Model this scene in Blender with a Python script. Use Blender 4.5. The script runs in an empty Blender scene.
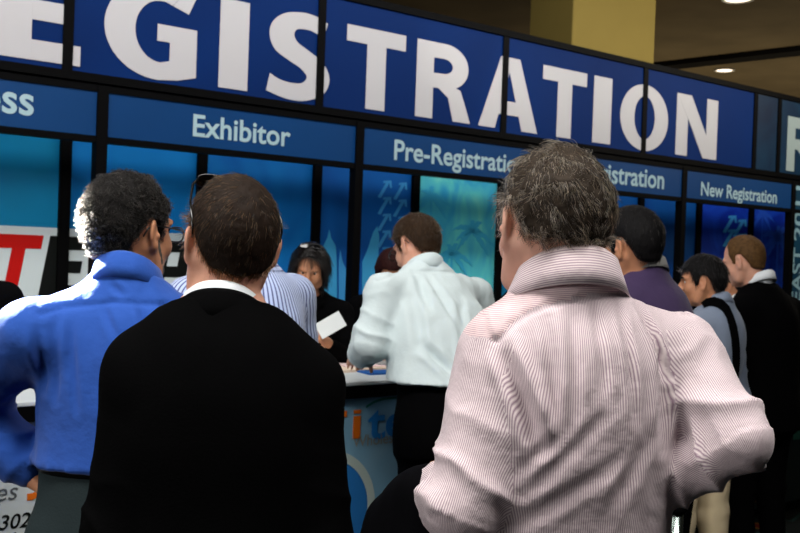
import bpy, bmesh, math, random
import numpy as np
from mathutils import Vector, Matrix
random.seed(7); RNG = np.random.default_rng(11)
SC = bpy.context.scene; COL = SC.collection
SC.view_settings.view_transform = 'Standard'; SC.view_settings.look = 'None'
SC.view_settings.gamma = 1.0; SC.view_settings.use_curve_mapping = False
SC.view_settings.exposure = 0.0

# ------------------------------------------------------------------ camera
EYE = 1.63; FPX = 1000.0
cam = bpy.data.cameras.new('camera'); cam.sensor_width = 36; cam.lens = FPX/800*36
camo = bpy.data.objects.new('camera', cam); COL.objects.link(camo)
RM = Matrix.Rotation(math.pi/2-0.0105, 3, 'X') @ Matrix.Rotation(0.036, 3, 'Z')
camo.matrix_world = Matrix.Translation((0, 0, EYE)) @ RM.to_4x4()
cam.clip_start = 0.05; cam.clip_end = 100
cam.dof.use_dof = True; cam.dof.focus_distance = 1.7; cam.dof.aperture_fstop = 12
SC.camera = camo

def ray(px, py):
    return RM @ Vector(((px-400)/FPX, -(py-266.5)/FPX, -1.0))
def W(px, py, d):
    """the place in the hall seen at a photo point, d metres ahead"""
    r = ray(px, py); return Vector((0, 0, EYE)) + r*(d/r.y)

# ------------------------------------------------------------------ materials
MATS = {}
def lin(c):
    return tuple(((x/255+0.055)/1.055)**2.4 if x > 10 else x/255/12.92 for x in c)
def mat(name, rgb, rough=0.6, spec=0.3, metal=0.0, bump=0.0, bscale=40.0, var=0.0, vscale=6.0, emit=0, sheen=0, sss=0, coat=0, trans=0):
    """procedural material; rgb is sRGB 0-255"""
    if name in MATS: return MATS[name]
    m = bpy.data.materials.new(name); m.use_nodes = True; MATS[name] = m
    nt = m.node_tree; b = nt.nodes['Principled BSDF']
    c = lin(rgb)
    b.inputs['Base Color'].default_value = (*c, 1); b.inputs['Roughness'].default_value = rough
    b.inputs['Specular IOR Level'].default_value = spec; b.inputs['Metallic'].default_value = metal
    if sheen: b.inputs['Sheen Weight'].default_value = sheen
    if coat: b.inputs['Coat Weight'].default_value = coat
    if sss:
        b.inputs['Subsurface Weight'].default_value = sss
        b.inputs['Subsurface Radius'].default_value = (0.01, 0.004, 0.002); b.inputs['Subsurface Scale'].default_value = 0.6
    if trans:
        b.inputs['Transmission Weight'].default_value = trans; b.inputs['IOR'].default_value = 1.08
    if emit:
        b.inputs['Emission Color'].default_value = (*c, 1); b.inputs['Emission Strength'].default_value = emit
    tc = nt.nodes.new('ShaderNodeTexCoord')
    if var:
        n = nt.nodes.new('ShaderNodeTexNoise'); n.inputs['Scale'].default_value = vscale; n.inputs['Detail'].default_value = 4
        nt.links.new(tc.outputs['Object'], n.inputs['Vector'])
        r = nt.nodes.new('ShaderNodeMapRange'); r.inputs[1].default_value = 0.3; r.inputs[2].default_value = 0.7
        r.inputs[3].default_value = 1-var; r.inputs[4].default_value = 1+var
        nt.links.new(n.outputs['Fac'], r.inputs[0])
        v = nt.nodes.new('ShaderNodeVectorMath'); v.operation = 'SCALE'; v.inputs[0].default_value = c
        nt.links.new(r.outputs[0], v.inputs['Scale']); nt.links.new(v.outputs[0], b.inputs['Base Color'])
    if bump:
        n = nt.nodes.new('ShaderNodeTexNoise'); n.inputs['Scale'].default_value = bscale; n.inputs['Detail'].default_value = 5
        nt.links.new(tc.outputs['Object'], n.inputs['Vector'])
        bp = nt.nodes.new('ShaderNodeBump'); bp.inputs['Strength'].default_value = bump; bp.inputs['Distance'].default_value = 0.01
        nt.links.new(n.outputs['Fac'], bp.inputs['Height']); nt.links.new(bp.outputs[0], b.inputs['Normal'])
    return m

def stripe_mat(name, c1, c2, period, duty=0.5, soft=0.12, axis=0, bump=0.4, bscale=26):
    """woven stripes running along the cloth (uv in metres)"""
    if name in MATS: return MATS[name]
    m = mat(name, c1, 0.75, 0.15, sheen=0.2, bump=bump, bscale=bscale)
    nt = m.node_tree; b = nt.nodes['Principled BSDF']
    uv = nt.nodes.new('ShaderNodeUVMap'); uv.uv_map = 'UVMap'
    sp = nt.nodes.new('ShaderNodeSeparateXYZ'); nt.links.new(uv.outputs[0], sp.inputs[0])
    a = nt.nodes.new('ShaderNodeMath'); a.operation = 'DIVIDE'; a.inputs[1].default_value = period
    nt.links.new(sp.outputs[axis], a.inputs[0])
    pp = nt.nodes.new('ShaderNodeMath'); pp.operation = 'PINGPONG'; pp.inputs[1].default_value = 0.5
    nt.links.new(a.outputs[0], pp.inputs[0])
    mr = nt.nodes.new('ShaderNodeMapRange'); mr.inputs[1].default_value = duty*0.5-soft; mr.inputs[2].default_value = duty*0.5+soft
    nt.links.new(pp.outputs[0], mr.inputs[0])
    mx = nt.nodes.new('ShaderNodeMix'); mx.data_type = 'RGBA'
    mx.inputs[6].default_value = (*lin(c1), 1); mx.inputs[7].default_value = (*lin(c2), 1)
    nt.links.new(mr.outputs[0], mx.inputs[0]); nt.links.new(mx.outputs[2], b.inputs['Base Color'])
    return m

def print_mat(name, c1, c2, scale=1.0, stretch=(1, 1, 1), contrast=0.25, rough=0.45, dist=1.5, c3=None):
    """a printed graphic: two or three inks in soft cloudy shapes"""
    if name in MATS: return MATS[name]
    m = mat(name, c1, rough, 0.25)
    nt = m.node_tree; b = nt.nodes['Principled BSDF']
    tc = nt.nodes.new('ShaderNodeTexCoord'); mp = nt.nodes.new('ShaderNodeMapping')
    mp.inputs['Scale'].default_value = stretch
    nt.links.new(tc.outputs['Object'], mp.inputs[0])
    n = nt.nodes.new('ShaderNodeTexNoise'); n.inputs['Scale'].default_value = scale; n.inputs['Detail'].default_value = 2
    n.inputs['Distortion'].default_value = dist
    nt.links.new(mp.outputs[0], n.inputs['Vector'])
    cr = nt.nodes.new('ShaderNodeValToRGB'); cr.color_ramp.elements[0].position = 0.5-contrast; cr.color_ramp.elements[1].position = 0.5+contrast
    cr.color_ramp.elements[0].color = (*lin(c1), 1); cr.color_ramp.elements[1].color = (*lin(c2), 1)
    if c3:
        e = cr.color_ramp.elements.new(0.62); e.color = (*lin(c3), 1)
    nt.links.new(n.outputs['Fac'], cr.inputs[0]); nt.links.new(cr.outputs[0], b.inputs['Base Color'])
    return m

# ------------------------------------------------------------------ object helpers
def tag(o, label=None, cat=None, group=None, kind=None):
    if label: o['label'] = label
    if cat: o['category'] = cat
    if group: o['group'] = group
    if kind: o['kind'] = kind
    return o
def empty(name, loc=(0, 0, 0), rz=0.0):
    o = bpy.data.objects.new(name, None); COL.objects.link(o); o.location = loc; o.rotation_euler = (0, 0, rz)
    o.empty_display_size = 0.1; return o
def link(name, me, parent=None, mats=(), loc=None):
    for m in mats: me.materials.append(m)
    o = bpy.data.objects.new(name, me); COL.objects.link(o)
    if parent: o.parent = parent
    if loc is not None: o.location = loc
    return o
class MB:
    """collects shapes into ONE mesh"""
    def __init__(s): s.v = []; s.f = []; s.m = []
    def add(s, vs, fs, mi=0):
        n = len(s.v); s.v += [tuple(v) for v in vs]; s.f += [tuple(i+n for i in f) for f in fs]; s.m += [mi]*len(fs); return s
    def box(s, lo, hi, mi=0):
        (a, b, c), (d, e, f) = lo, hi
        vs = [(a,b,c),(d,b,c),(d,e,c),(a,e,c),(a,b,f),(d,b,f),(d,e,f),(a,e,f)]
        return s.add(vs, [(3,2,1,0),(4,5,6,7),(0,1,5,4),(1,2,6,5),(2,3,7,6),(3,0,4,7)], mi)
    def tube(s, pts, r, n=8, mi=0, caps=True):
        P = [Vector(p) for p in pts]; R = r if isinstance(r, (list, tuple)) else [r]*len(P)
        vs = []; up = None
        for i, p in enumerate(P):
            d = (P[min(i+1, len(P)-1)]-P[max(i-1, 0)]).normalized()
            if up is None: up = Vector((0, 0, 1)) if abs(d.z) < .9 else Vector((1, 0, 0))
            a = d.cross(up).normalized(); b = a.cross(d).normalized(); up = b
            for k in range(n):
                t = 2*math.pi*k/n; vs.append(p+a*math.cos(t)*R[i]+b*math.sin(t)*R[i])
        fs = []
        for i in range(len(P)-1):
            for k in range(n):
                fs.append((i*n+k, i*n+(k+1) % n, (i+1)*n+(k+1) % n, (i+1)*n+k))
        if caps:
            fs.append(tuple(range(n-1, -1, -1))); fs.append(tuple((len(P)-1)*n+k for k in range(n)))
        return s.add(vs, fs, mi)
    def lathe(s, prof, n=24, c=(0, 0, 0), mi=0, caps=True):
        vs = [(c[0]+r*math.cos(2*math.pi*k/n), c[1]+r*math.sin(2*math.pi*k/n), c[2]+z) for r, z in prof for k in range(n)]
        fs = [(i*n+k, i*n+(k+1) % n, (i+1)*n+(k+1) % n, (i+1)*n+k) for i in range(len(prof)-1) for k in range(n)]
        if caps: fs.append(tuple(range(n-1, -1, -1))); fs.append(tuple((len(prof)-1)*n+k for k in range(n)))
        return s.add(vs, fs, mi)
    def prism(s, poly, y0, y1, mi=0):
        """a polygon in x,z pushed from y0 back to y1"""
        n = len(poly)
        a = sum(poly[i][0]*poly[(i+1) % n][1]-poly[(i+1) % n][0]*poly[i][1] for i in range(n))
        if a < 0: poly = poly[::-1]
        vs = [(x, y0, z) for x, z in poly]+[(x, y1, z) for x, z in poly]
        fs = [tuple(range(n)), tuple(range(2*n-1, n-1, -1))]+[(i, i+n, (i+1) % n+n, (i+1) % n) for i in range(n)]
        return s.add(vs, fs, mi)
    def strip(s, A, B, y0, y1, mi=0):
        """a band between polylines A and B (x,z), with thickness in y"""
        for i in range(len(A)-1):
            s.prism([A[i], A[i+1], B[i+1], B[i]], y0, y1, mi)
        return s
    def build(s, name, mats, parent=None, smooth=False, bevel=0, loc=None):
        me = bpy.data.meshes.new(name); me.from_pydata(s.v, [], s.f); me.validate()
        if len(s.m) == len(me.polygons): me.polygons.foreach_set('material_index', s.m)
        if smooth: me.polygons.foreach_set('use_smooth', [True]*len(me.polygons))
        me.update()
        o = link(name, me, parent, mats if isinstance(mats, (list, tuple)) else [mats], loc)
        if bevel:
            b = o.modifiers.new('bevel', 'BEVEL'); b.width = bevel; b.segments = 2; b.limit_method = 'ANGLE'
        return o

def text_mesh(body, offset=0.018, extr=0.0015, shear=0.0):
    """lettering as (verts in x,y of unit size, faces)"""
    c = bpy.data.curves.new('lettering', 'FONT'); c.body = body; c.size = 1; c.offset = offset; c.shear = shear; c.resolution_u = 4
    o = bpy.data.objects.new('lettering', c); COL.objects.link(o)
    dg = bpy.context.evaluated_depsgraph_get(); dg.update()
    me = bpy.data.meshes.new_from_object(o.evaluated_get(dg))
    vs = [tuple(v.co) for v in me.vertices]; fs = [tuple(p.vertices) for p in me.polygons]
    bpy.data.objects.remove(o); bpy.data.curves.remove(c); bpy.data.meshes.remove(me)
    return vs, fs
def text_on(mb, body, s0, s1, zb, y, cap=None, offset=0.018, shear=0.0, mi=0, vertical=False):
    """lay lettering on a panel: x from s0 to s1, baseline zb, cap height cap"""
    vs, fs = text_mesh(body, offset, shear=shear)
    x0 = min(v[0] for v in vs); x1 = max(v[0] for v in vs)
    k = (s1-s0)/(x1-x0); kz = k if cap is None else cap/0.70
    if vertical:   # reading upwards
        P = [(zb-v[1]*kz, y, s0+(v[0]-x0)*k) for v in vs]
    else:
        P = [(s0+(v[0]-x0)*k, y, zb+v[1]*kz) for v in vs]
    n = len(mb.v); mb.add(P, fs, mi)
    for i in range(len(mb.f)-len(fs), len(mb.f)):      # face the viewer side (-y)
        f = mb.f[i]; a, b, c = (Vector(mb.v[j]) for j in f[:3])
        if (b-a).cross(c-a).y > 0: mb.f[i] = f[::-1]
    return mb
# ------------------------------------------------------------------ the hall
d_ = ray(1680, 304); WD = Vector((d_.x, d_.y, 0)).normalized()      # direction the wall runs
WN = Vector((WD.y, -WD.x, 0))                                        # towards the viewer
PHI = math.atan2(WD.y, WD.x)
W0 = W(230, 150, 6.5); W0 = Vector((W0.x, W0.y, 0))                   # a point of the graphic wall
def wall(px, py, off=0.0):
    """(along, height) on the plane `off` metres in front of the graphic wall"""
    r = ray(px, py); o = Vector((0, 0, EYE)); p0 = W0+WN*off
    t = (p0-o).dot(WN)/r.dot(WN); p = o+r*t
    return (p-W0).dot(WD), p.z
def wpt(s, off, z=0.0):
    p = W0+WD*s+WN*off; return Vector((p.x, p.y, z))
black = mat('black_metal', (3, 3, 4), 0.6, 0.06)

# bars of the graphic wall
bar = [wall(x, 210)[0] for x in (64, 202, 316, 414, 500, 642, 697.5, 749)]
PW = (wall(697.5, 240)[0]-wall(64, 240)[0])/7.0          # width of one graphic panel
S1 = wall(316, 180)[0]
def bs(i): return S1+(i-2)*PW                             # bar i of the wall: 0 -> photo 64, 2 -> photo 316
z_hb = wall(253, 106)[1]; z_ht = wall(600, 54)[1]         # header bottom / top
print('PW', PW, 'header', z_hb, z_ht, 'bars', [round((b-S1)/PW+2, 2) for b in bar])
SOFF = 0.40                                               # the sign strips stand this far in front
posts = [wall(x, y, SOFF)[0] for x, y in ((100, 160), (357, 180), (681, 220), (790, 250))]
print('posts', posts, 'pitch', [posts[1]-posts[0], (posts[2]-posts[1])/2, posts[3]-posts[2]])
z_st = wall(230, 103.5, SOFF)[1]; z_sb = wall(230, 156, SOFF)[1]
print('strip', z_sb, z_st)

# floor and ceiling
def floor_mat():
    m = mat('patterned_carpet', (16, 18, 18), 0.95, 0.05, bump=0.3, bscale=300)
    nt = m.node_tree; b = nt.nodes['Principled BSDF']
    tc = nt.nodes.new('ShaderNodeTexCoord'); mp = nt.nodes.new('ShaderNodeMapping'); mp.inputs['Rotation'].default_value = (0, 0, 0.6)
    nt.links.new(tc.outputs['Object'], mp.inputs[0])
    v = nt.nodes.new('ShaderNodeTexVoronoi'); v.inputs['Scale'].default_value = 2.6; v.distance = 'CHEBYCHEV'
    nt.links.new(mp.outputs[0], v.inputs['Vector'])
    cr = nt.nodes.new('ShaderNodeValToRGB'); cr.color_ramp.interpolation = 'CONSTANT'
    E = cr.color_ramp.elements
    E[0].position = 0; E[0].color = (*lin((90, 22, 14)), 1); E[1].position = 0.12; E[1].color = (*lin((110, 75, 18)), 1)
    for p, c in ((0.19, (14, 18, 17)), (0.40, (22, 42, 40)), (0.46, (12, 14, 14))):
        e = E.new(p); e.color = (*lin(c), 1)
    nt.links.new(v.outputs['Distance'], cr.inputs[0]); nt.links.new(cr.outputs[0], b.inputs['Base Color'])
    return m
f = MB().box((-16, -8, -0.1), (26, 26, 0)).build('floor', floor_mat()); tag(f, kind='structure')
CEIL = 4.55
ceil_m = mat('ceiling_tiles', (92, 80, 58), 0.9, 0.1, var=0.15, vscale=1.5)
c = MB().box((-16, -8, CEIL), (26, 26, CEIL+0.1)).build('ceiling', ceil_m); tag(c, kind='structure')
# dark reveal running across the ceiling
p0, p1 = W(652, 64, 1), W(800, 47, 1)
def on_ceiling(px, py, z=CEIL):
    r = ray(px, py); return Vector((0, 0, EYE))+r*((z-EYE)/r.z)
a, b2 = on_ceiling(652, 65), on_ceiling(800, 48)
dv = (b2-a).normalized(); nv = Vector((-dv.y, dv.x, 0))
e0, e1 = a-dv*12, b2+dv*6
bm_ = MB(); w_ = 0.16
q = [e0-nv*w_, e1-nv*w_, e1+nv*w_, e0+nv*w_]
bm_.add([(p.x, p.y, CEIL-0.07) for p in q]+[(p.x, p.y, CEIL+0.001) for p in q], [(3,2,1,0),(0,1,5,4),(1,2,6,5),(2,3,7,6),(3,0,4,7)])
t = bm_.build('trim_1', mat('ceiling_reveal', (14, 12, 9), 0.9, 0.05)); tag(t, kind='structure')
# pillar behind the graphic wall
colm = mat('pillar_plaster', (168, 146, 78), 0.85, 0.1, var=0.04, vscale=2)
pc = W(572, 40, 10.2); pr = W(655, 40, 10.9); pl = W(529, 40, 11.2)
base = [Vector((pc.x, pc.y, 0)), Vector((pr.x, pr.y, 0)), Vector((pr.x+pl.x-pc.x, pr.y+pl.y-pc.y, 0)), Vector((pl.x, pl.y, 0))]
me = MB(); me.add([tuple(p) for p in base]+[(p.x, p.y, CEIL) for p in base], [(0,1,5,4),(1,2,6,5),(2,3,7,6),(3,0,4,7)])
pil = me.build('pillar', colm, bevel=0.02); tag(pil, 'square yellow plaster pillar rising behind the registration header', 'pillar', kind='structure')

# recessed lamps
def downlight(px, py, label, r):
    p = on_ceiling(px, py); e = empty('recessed_light', (p.x, p.y, CEIL)); tag(e, label, 'ceiling light', 'recessed ceiling lights')
    MB().lathe([(r*1.25, -0.015), (r*1.25, 0.0), (r, 0.0), (r, -0.02), (r*1.2, -0.02)], 28, caps=False).build('trim_ring', mat('lamp_ring', (190, 185, 175), 0.4), e, True)
    MB().lathe([(r*0.98, -0.012), (r*0.98, -0.006)], 28).build('lamp_lens', mat('lamp_lens', (255, 238, 215), 0.3, emit=2.2), e)
    return p
downlight(724.5, 69.5, 'small round recessed light in the dark ceiling right of the pillar', 0.12)
downlight(738, -2, 'recessed ceiling light cut by the top edge of the picture', 0.14)

# ------------------------------------------------------------------ graphic wall
def wall_empty(name, s, off=0.0, z=0.0):
    return empty(name, wpt(s, off, z), PHI)
T = 0.05
bw = 0.032                                       # half width of a bar, m
fr = wall_empty('backdrop_frame', bs(0))
tag(fr, 'tall black metal frame that holds the blue graphic panels behind the counters', 'display frame')
for i in range(-3, 11):
    x = (i)*PW
    MB().box((x-bw, -0.03, 0), (x+bw, 0.06, z_hb)).build('post', black, fr)
MB().box((-3*PW-bw, -0.03, z_hb-0.07), (10*PW+bw, 0.06, z_hb)).build('rail', black, fr)
MB().box((-3*PW-bw, -0.03, 0), (10*PW+bw, 0.06, 0.08)).build('rail', black, fr)
zb0, zb1 = wall(3, 305)[1], wall(3, 225.5)[1]      # the white logo band
print('band', zb0, zb1)
white_pr = mat('white_print', (214, 226, 228), 0.5, 0.25)
PR = {
 'teal': print_mat('teal_print', (8, 108, 150), (10, 150, 205), 0.9, (1, 1, 1.6), 0.3),
 'blue': print_mat('blue_print', (8, 118, 196), (16, 136, 214), 0.8, (1, 1, 1), 0.3),
 'mid': print_mat('mid_blue_print', (6, 92, 168), (14, 120, 196), 1.1, (1.4, 1, 0.8), 0.2),
 'deep': print_mat('deep_blue_print', (6, 76, 156), (14, 104, 186), 0.9, (1, 1, 1), 0.3),
 'palm': print_mat('palm_print', (48, 170, 222), (120, 226, 220), 2.2, (1.6, 1, .9), 0.2, c3=(96, 214, 220)),
 'navy': print_mat('navy_print', (4, 60, 140), (10, 92, 160), 0.9, (1, 1, 1), 0.3),
 'royal': print_mat('royal_print', (8, 40, 150), (20, 70, 190), 2.6, (1, 1, 1), 0.15),
}
light_ink = mat('light_blue_ink', (62, 160, 214), 0.5, 0.2)
pale_ink = mat('pale_blue_ink', (62, 150, 214), 0.5, 0.2)
dark_ink = mat('dark_palm_ink', (62, 180, 222), 0.5, 0.2)
royal_ink = mat('royal_light_ink', (36, 84, 196), 0.5, 0.2)
red_ink = mat('red_ink', (196, 16, 10), 0.5, 0.2)
black_ink = mat('black_ink', (10, 14, 12), 0.5, 0.2)
z_top = z_hb-0.07
def spire(mb, x, z0, w, h, mi=0, y=-0.004):
    mb.prism([(x-w, z0), (x+w, z0), (x+w, z0+h*0.55), (x+w*.55, z0+h*0.62), (x+w*.2, z0+h*.72), (x, z0+h), (x-w*.2, z0+h*.72), (x-w*.55, z0+h*0.62), (x-w, z0+h*.55)], y, y+0.002, mi)
def arrows(mb, x, z0, n, dz, w, mi=0, y=-0.004, slant=0.28):
    for k in range(n):
        z = z0+k*dz; dx = k*slant*dz*0.35
        # leaning bar with a barb: the arrow pattern of the print
        mb.prism([(x+dx-w, z-w*.9), (x+dx-w*.55, z-w*1.15), (x+dx+w*.75, z+w*.75), (x+dx+w*.35, z+w*1.0)], y, y+0.002, mi)
        mb.prism([(x+dx+w*.2, z+w*.95), (x+dx+w*.95, z+w*1.15), (x+dx+w*.95, z+w*.1), (x+dx+w*.66, z+w*.25), (x+dx+w*.66, z+w*.72)], y, y+0.002, mi)
def palm(mb, x, z, R, n=9, mi=0, y=-0.004, trunk=0.0):
    """a palm silhouette: curved feathered fronds round one heart"""
    for k in range(n):
        a = math.pi*(-0.12+1.24*k/(n-1)); L = R*(0.75+0.25*math.sin(k*2.3)); A = []; B = []
        for q in range(9):
            t = q/8; px_ = x+math.cos(a)*L*t; pz_ = z+math.sin(a)*L*t-0.55*L*t*t
            nx, nz = -math.sin(a), math.cos(a); wd = R*0.11*math.sin(math.pi*min(1, t*0.92+.06))*(1 if q % 2 else .62)
            A.append((px_+nx*wd, pz_+nz*wd)); B.append((px_-nx*wd, pz_-nz*wd))
        mb.strip(A, B, y, y+0.002, mi)
    if trunk:
        mb.strip([(x-0.03*R*2, z-trunk), (x-.02*R*2, z)], [(x+.05*R*2, z-trunk), (x+.02*R*2, z)], y, y+0.002, mi)
kinds = {-3: 'teal', -2: 'teal', -1: 'teal', 0: 'blue', 1: 'mid', 2: 'deep', 3: 'palm', 4: 'teal', 5: 'navy', 6: 'navy', 7: 'royal', 8: 'royal', 9: 'navy'}
kinds[0] = 'blue'
plab = {-2: 'teal graphic panel with a palm frond at the far left edge of the wall',
 -1: 'teal blue graphic panel above the big red letter at far left',
 0: 'bright blue graphic panel behind the curly haired man in blue',
 1: 'plain blue graphic panel under the Exhibitor lettering',
 2: 'blue graphic panel with a light tower and slanting arrows left of the palm panel',
 3: 'turquoise graphic panel with palm fronds under the Pre-Registration sign',
 4: 'teal graphic panel hidden mostly by the grey haired head',
 5: 'dark blue graphic panel just left of the purple sweater man head',
 6: 'dark blue graphic panel behind the boy with the shoulder strap',
 7: 'royal blue graphic panel with arrows under the New Registration sign',
 8: 'royal blue graphic panel with palm leaves behind the balding man',
 9: 'dark blue graphic panel behind the vertical banner at the right edge'}
ZB = 0.08
band_panels = {-2, -1, 0, 5}
panels = {}
for i in range(-2, 10):
    e = wall_empty('graphic_panel', bs(i)+PW/2); tag(e, plab[i], 'graphic panel', 'blue graphic panels of the wall'); panels[i] = e
    h = PW/2-bw
    MB().box((-h, 0, ZB), (h, 0.03, z_top)).build('panel', PR[kinds[i]], e)
    if i in band_panels:
        MB().box((-h, -0.003, zb0), (h, 0.0, zb1)).build('white_band', white_pr, e)
        MB().box((-h, -0.005, zb0-0.03), (h, -0.001, zb0-0.012)).build('red_line', red_ink, e)
    if i == -2:
        m_ = MB(); palm(m_, 0.35, zb1+0.25, 0.45, 8); m_.build('printed_palm', light_ink, e)
# the show logo across the band: slanted block letters
lz0, lz1 = wall(10, 297)[1], wall(20, 234.5)[1]; LH = lz1-lz0
def slanted(mb, rects, x0, x1, y=-0.006):
    """rects in unit box -> slanted parallelograms between photo-scaled x0..x1"""
    w = x1-x0
    for a, b, c, d in rects:
        mb.prism([(x0+w*a+LH*.17*b, lz0+LH*b), (x0+w*c+LH*.17*b, lz0+LH*b), (x0+w*c+LH*.17*d, lz0+LH*d), (x0+w*a+LH*.17*d, lz0+LH*d)], y, y+0.002)
xT1 = wall(43.5, 235)[0]-LH*.17; xE0 = wall(50, 236)[0]-LH*.17; xE1 = wall(91, 238)[0]-LH*.17
lw = (xE1-xE0)
def letter_on(i, name, rects, s0, s1, m):
    mb = MB(); c0 = bs(i)+PW/2; slanted(mb, rects, s0-c0, s1-c0); o = mb.build(name, m, panels[i]); return o
EL = [(0, 0, .38, 1), (.38, .78, 1, 1), (.38, .40, .9, .60), (.38, 0, 1, .2)]
letter_on(-1, 'printed_letter', [(.36, 0, .66, .78), (0, .78, 1, 1)], xT1-lw*1.05, xT1, red_ink)
letter_on(-1, 'printed_letter', EL, xE0, xE1, black_ink)
c0 = bs(0)+PW/2
mb = MB()
xx0, xx1 = xE1+lw*.12, xE1+lw*1.35
w = xx1-xx0
for pts in ([(0, 0), (.36, 0), (1, 1), (.64, 1)], [(.1, 1), (.46, 1), (.9, 0), (.54, 0)]):
    mb.prism([(xx0-c0+w*a+LH*.17*b, lz0+LH*b) for a, b in pts], -0.006, -0.004)
mb.build('printed_letter', black_ink, panels[0])
mb = MB()
letter_on(0, 'printed_letter', [(0, 0, .36, 1), (.36, .8, .95, 1), (.36, .36, .95, .55), (.66, .55, .98, .8)], wall(158, 240)[0]-LH*.17, wall(158, 240)[0]-LH*.17+lw, black_ink)
# the same logo further right, beside the purple sweater
sx = wall(603, 262)[0]
letter_on(5, 'printed_letter', [(0, 0, .36, 1), (.36, .8, 1, 1), (.66, .0, 1, .8), (.36, 0, 1, .2)], sx-0.05, sx+lw*.8, black_ink)
# printed motifs
def wpoly(c0, pts): return [(wall(*q)[0]-c0, wall(*q)[1]) for q in pts]
def arrow_column(mb, c0, tips, y=-.004):
    for tx, ty in tips:
        q = wpoly(c0, [(tx, ty), (tx-11, ty+17), (tx-13.5, ty+16), (tx-4.5, ty+1.2), (tx-8, ty+2.0), (tx-7.6, ty-.6)])
        mb.prism(wpoly(c0, [(tx-1.2, ty+.5), (tx-10.5, ty+17), (tx-13.6, ty+16), (tx-4.4, ty+.2)]), y, y+.002)
        mb.prism(wpoly(c0, [(tx, ty-.6), (tx+.6, ty+7), (tx-1.6, ty+6.5), (tx-2.2, ty+1.6), (tx-8.2, ty+2.2), (tx-7.6, ty-.2)]), y-.0006, y+.0014)
e = panels[2]; c0 = bs(2)+PW/2
mb = MB(); mb.prism(wpoly(c0, [(322.5, 262), (323, 246), (327, 238), (329, 229.5), (331, 238), (335.5, 246), (336.5, 262), (337, 360), (322, 360)]), -.004, -.002); mb.build('printed_tower', light_ink, e)
mb = MB(); mb.prism(wpoly(c0, [(338.5, 262), (340, 250), (342.5, 262), (347, 272), (352, 280), (352, 360), (338.5, 360)]), -.004, -.002); mb.build('printed_tower', pale_ink, e)
mb = MB(); arrow_column(mb, c0, [(391-.25*k, 181+16.6*k) for k in range(9)]); arrow_column(mb, c0, [(406.5-.3*k, 183+17*k) for k in range(8)]); mb.build('printed_arrows', pale_ink, e)
mb = MB(); mb.prism(wpoly(c0, [(362, 262), (368, 248), (373, 232), (377, 226), (379, 236), (378, 262), (377, 360), (362, 360)]), -.003, -.001); mb.build('printed_tower', light_ink, e)
e = panels[3]; c0 = bs(3)+PW/2
mb = MB(); sx, sz = wall(474, 226); palm(mb, sx-c0-.02, sz-.05, 0.26, 9); sx, sz = wall(452, 242); palm(mb, sx-c0, sz-.1, 0.24, 8, trunk=.5); sx, sz = wall(436, 205); palm(mb, sx-c0-.05, sz+.05, 0.22, 7, trunk=.9); mb.build('printed_palm', dark_ink, e)
e = panels[7]; c0 = bs(7)+PW/2
mb = MB(); arrow_column(mb, c0, [(736-.3*k, 216+14*k) for k in range(8)]); arrow_column(mb, c0, [(746, 220+14*k) for k in range(7)]); mb.build('printed_arrows', pale_ink, e)
e = panels[8]; c0 = bs(8)+PW/2
mb = MB(); sx, sz = wall(778, 235); palm(mb, sx-c0, sz-.05, 0.4, 9, trunk=.9); sx, sz = wall(762, 225); palm(mb, sx-c0, sz+.1, 0.25, 7, trunk=.9); mb.build('printed_palm', royal_ink, e)
# ------------------------------------------------------------------ header
hd = wall_empty('header_sign', bs(0)); HO = -0.06
tag(hd, 'long dark blue header sign with giant white letters along the top of the wall', 'header sign')
hdr_m = print_mat('header_blue_print', (2, 34, 88), (3, 43, 104), 0.5, (1, 1, 1), 0.3, rough=.6)
hdr_m.node_tree.nodes['Principled BSDF'].inputs['Specular IOR Level'].default_value = .08
hx = lambda px, py: wall(px, py, 0.06)[0]-bs(0)
hbars = [hx(x, y) for x, y in ((68, 30), (322, 60), (507, 90), (645, 110), (754, 140), (778, 145))]
HP = (hbars[4]-hbars[0])/4
hb = [hbars[0]+HP*k for k in range(-1, 5)]+[hbars[5], hbars[5]+HP*1.0, hbars[5]+HP*2]
print('hdr bars', [round(x, 2) for x in hbars], HP)
teal_hdr = print_mat('header_teal_print', (6, 28, 54), (12, 50, 76), 1.5)
for k in range(len(hb)-1):
    MB().box((hb[k]+.02, HO, z_hb), (hb[k+1]-.02, 0.0, z_ht-.02)).build('header_panel', teal_hdr if k >= 5 else hdr_m, hd)
for x in hb:
    MB().box((x-.03, HO-.012, z_hb), (x+.03, 0.01, z_ht)).build('header_post', black, hd)
MB().box((hb[0]-.03, HO-.014, z_hb-.0), (hb[-1]+.03, 0.0, z_hb+.05)).build('header_rail', black, hd)
MB().box((hb[0]-.03, HO-.016, z_ht-.05), (hb[-1]+.03, 0.03, z_ht)).build('header_rail', black, hd)
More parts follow.
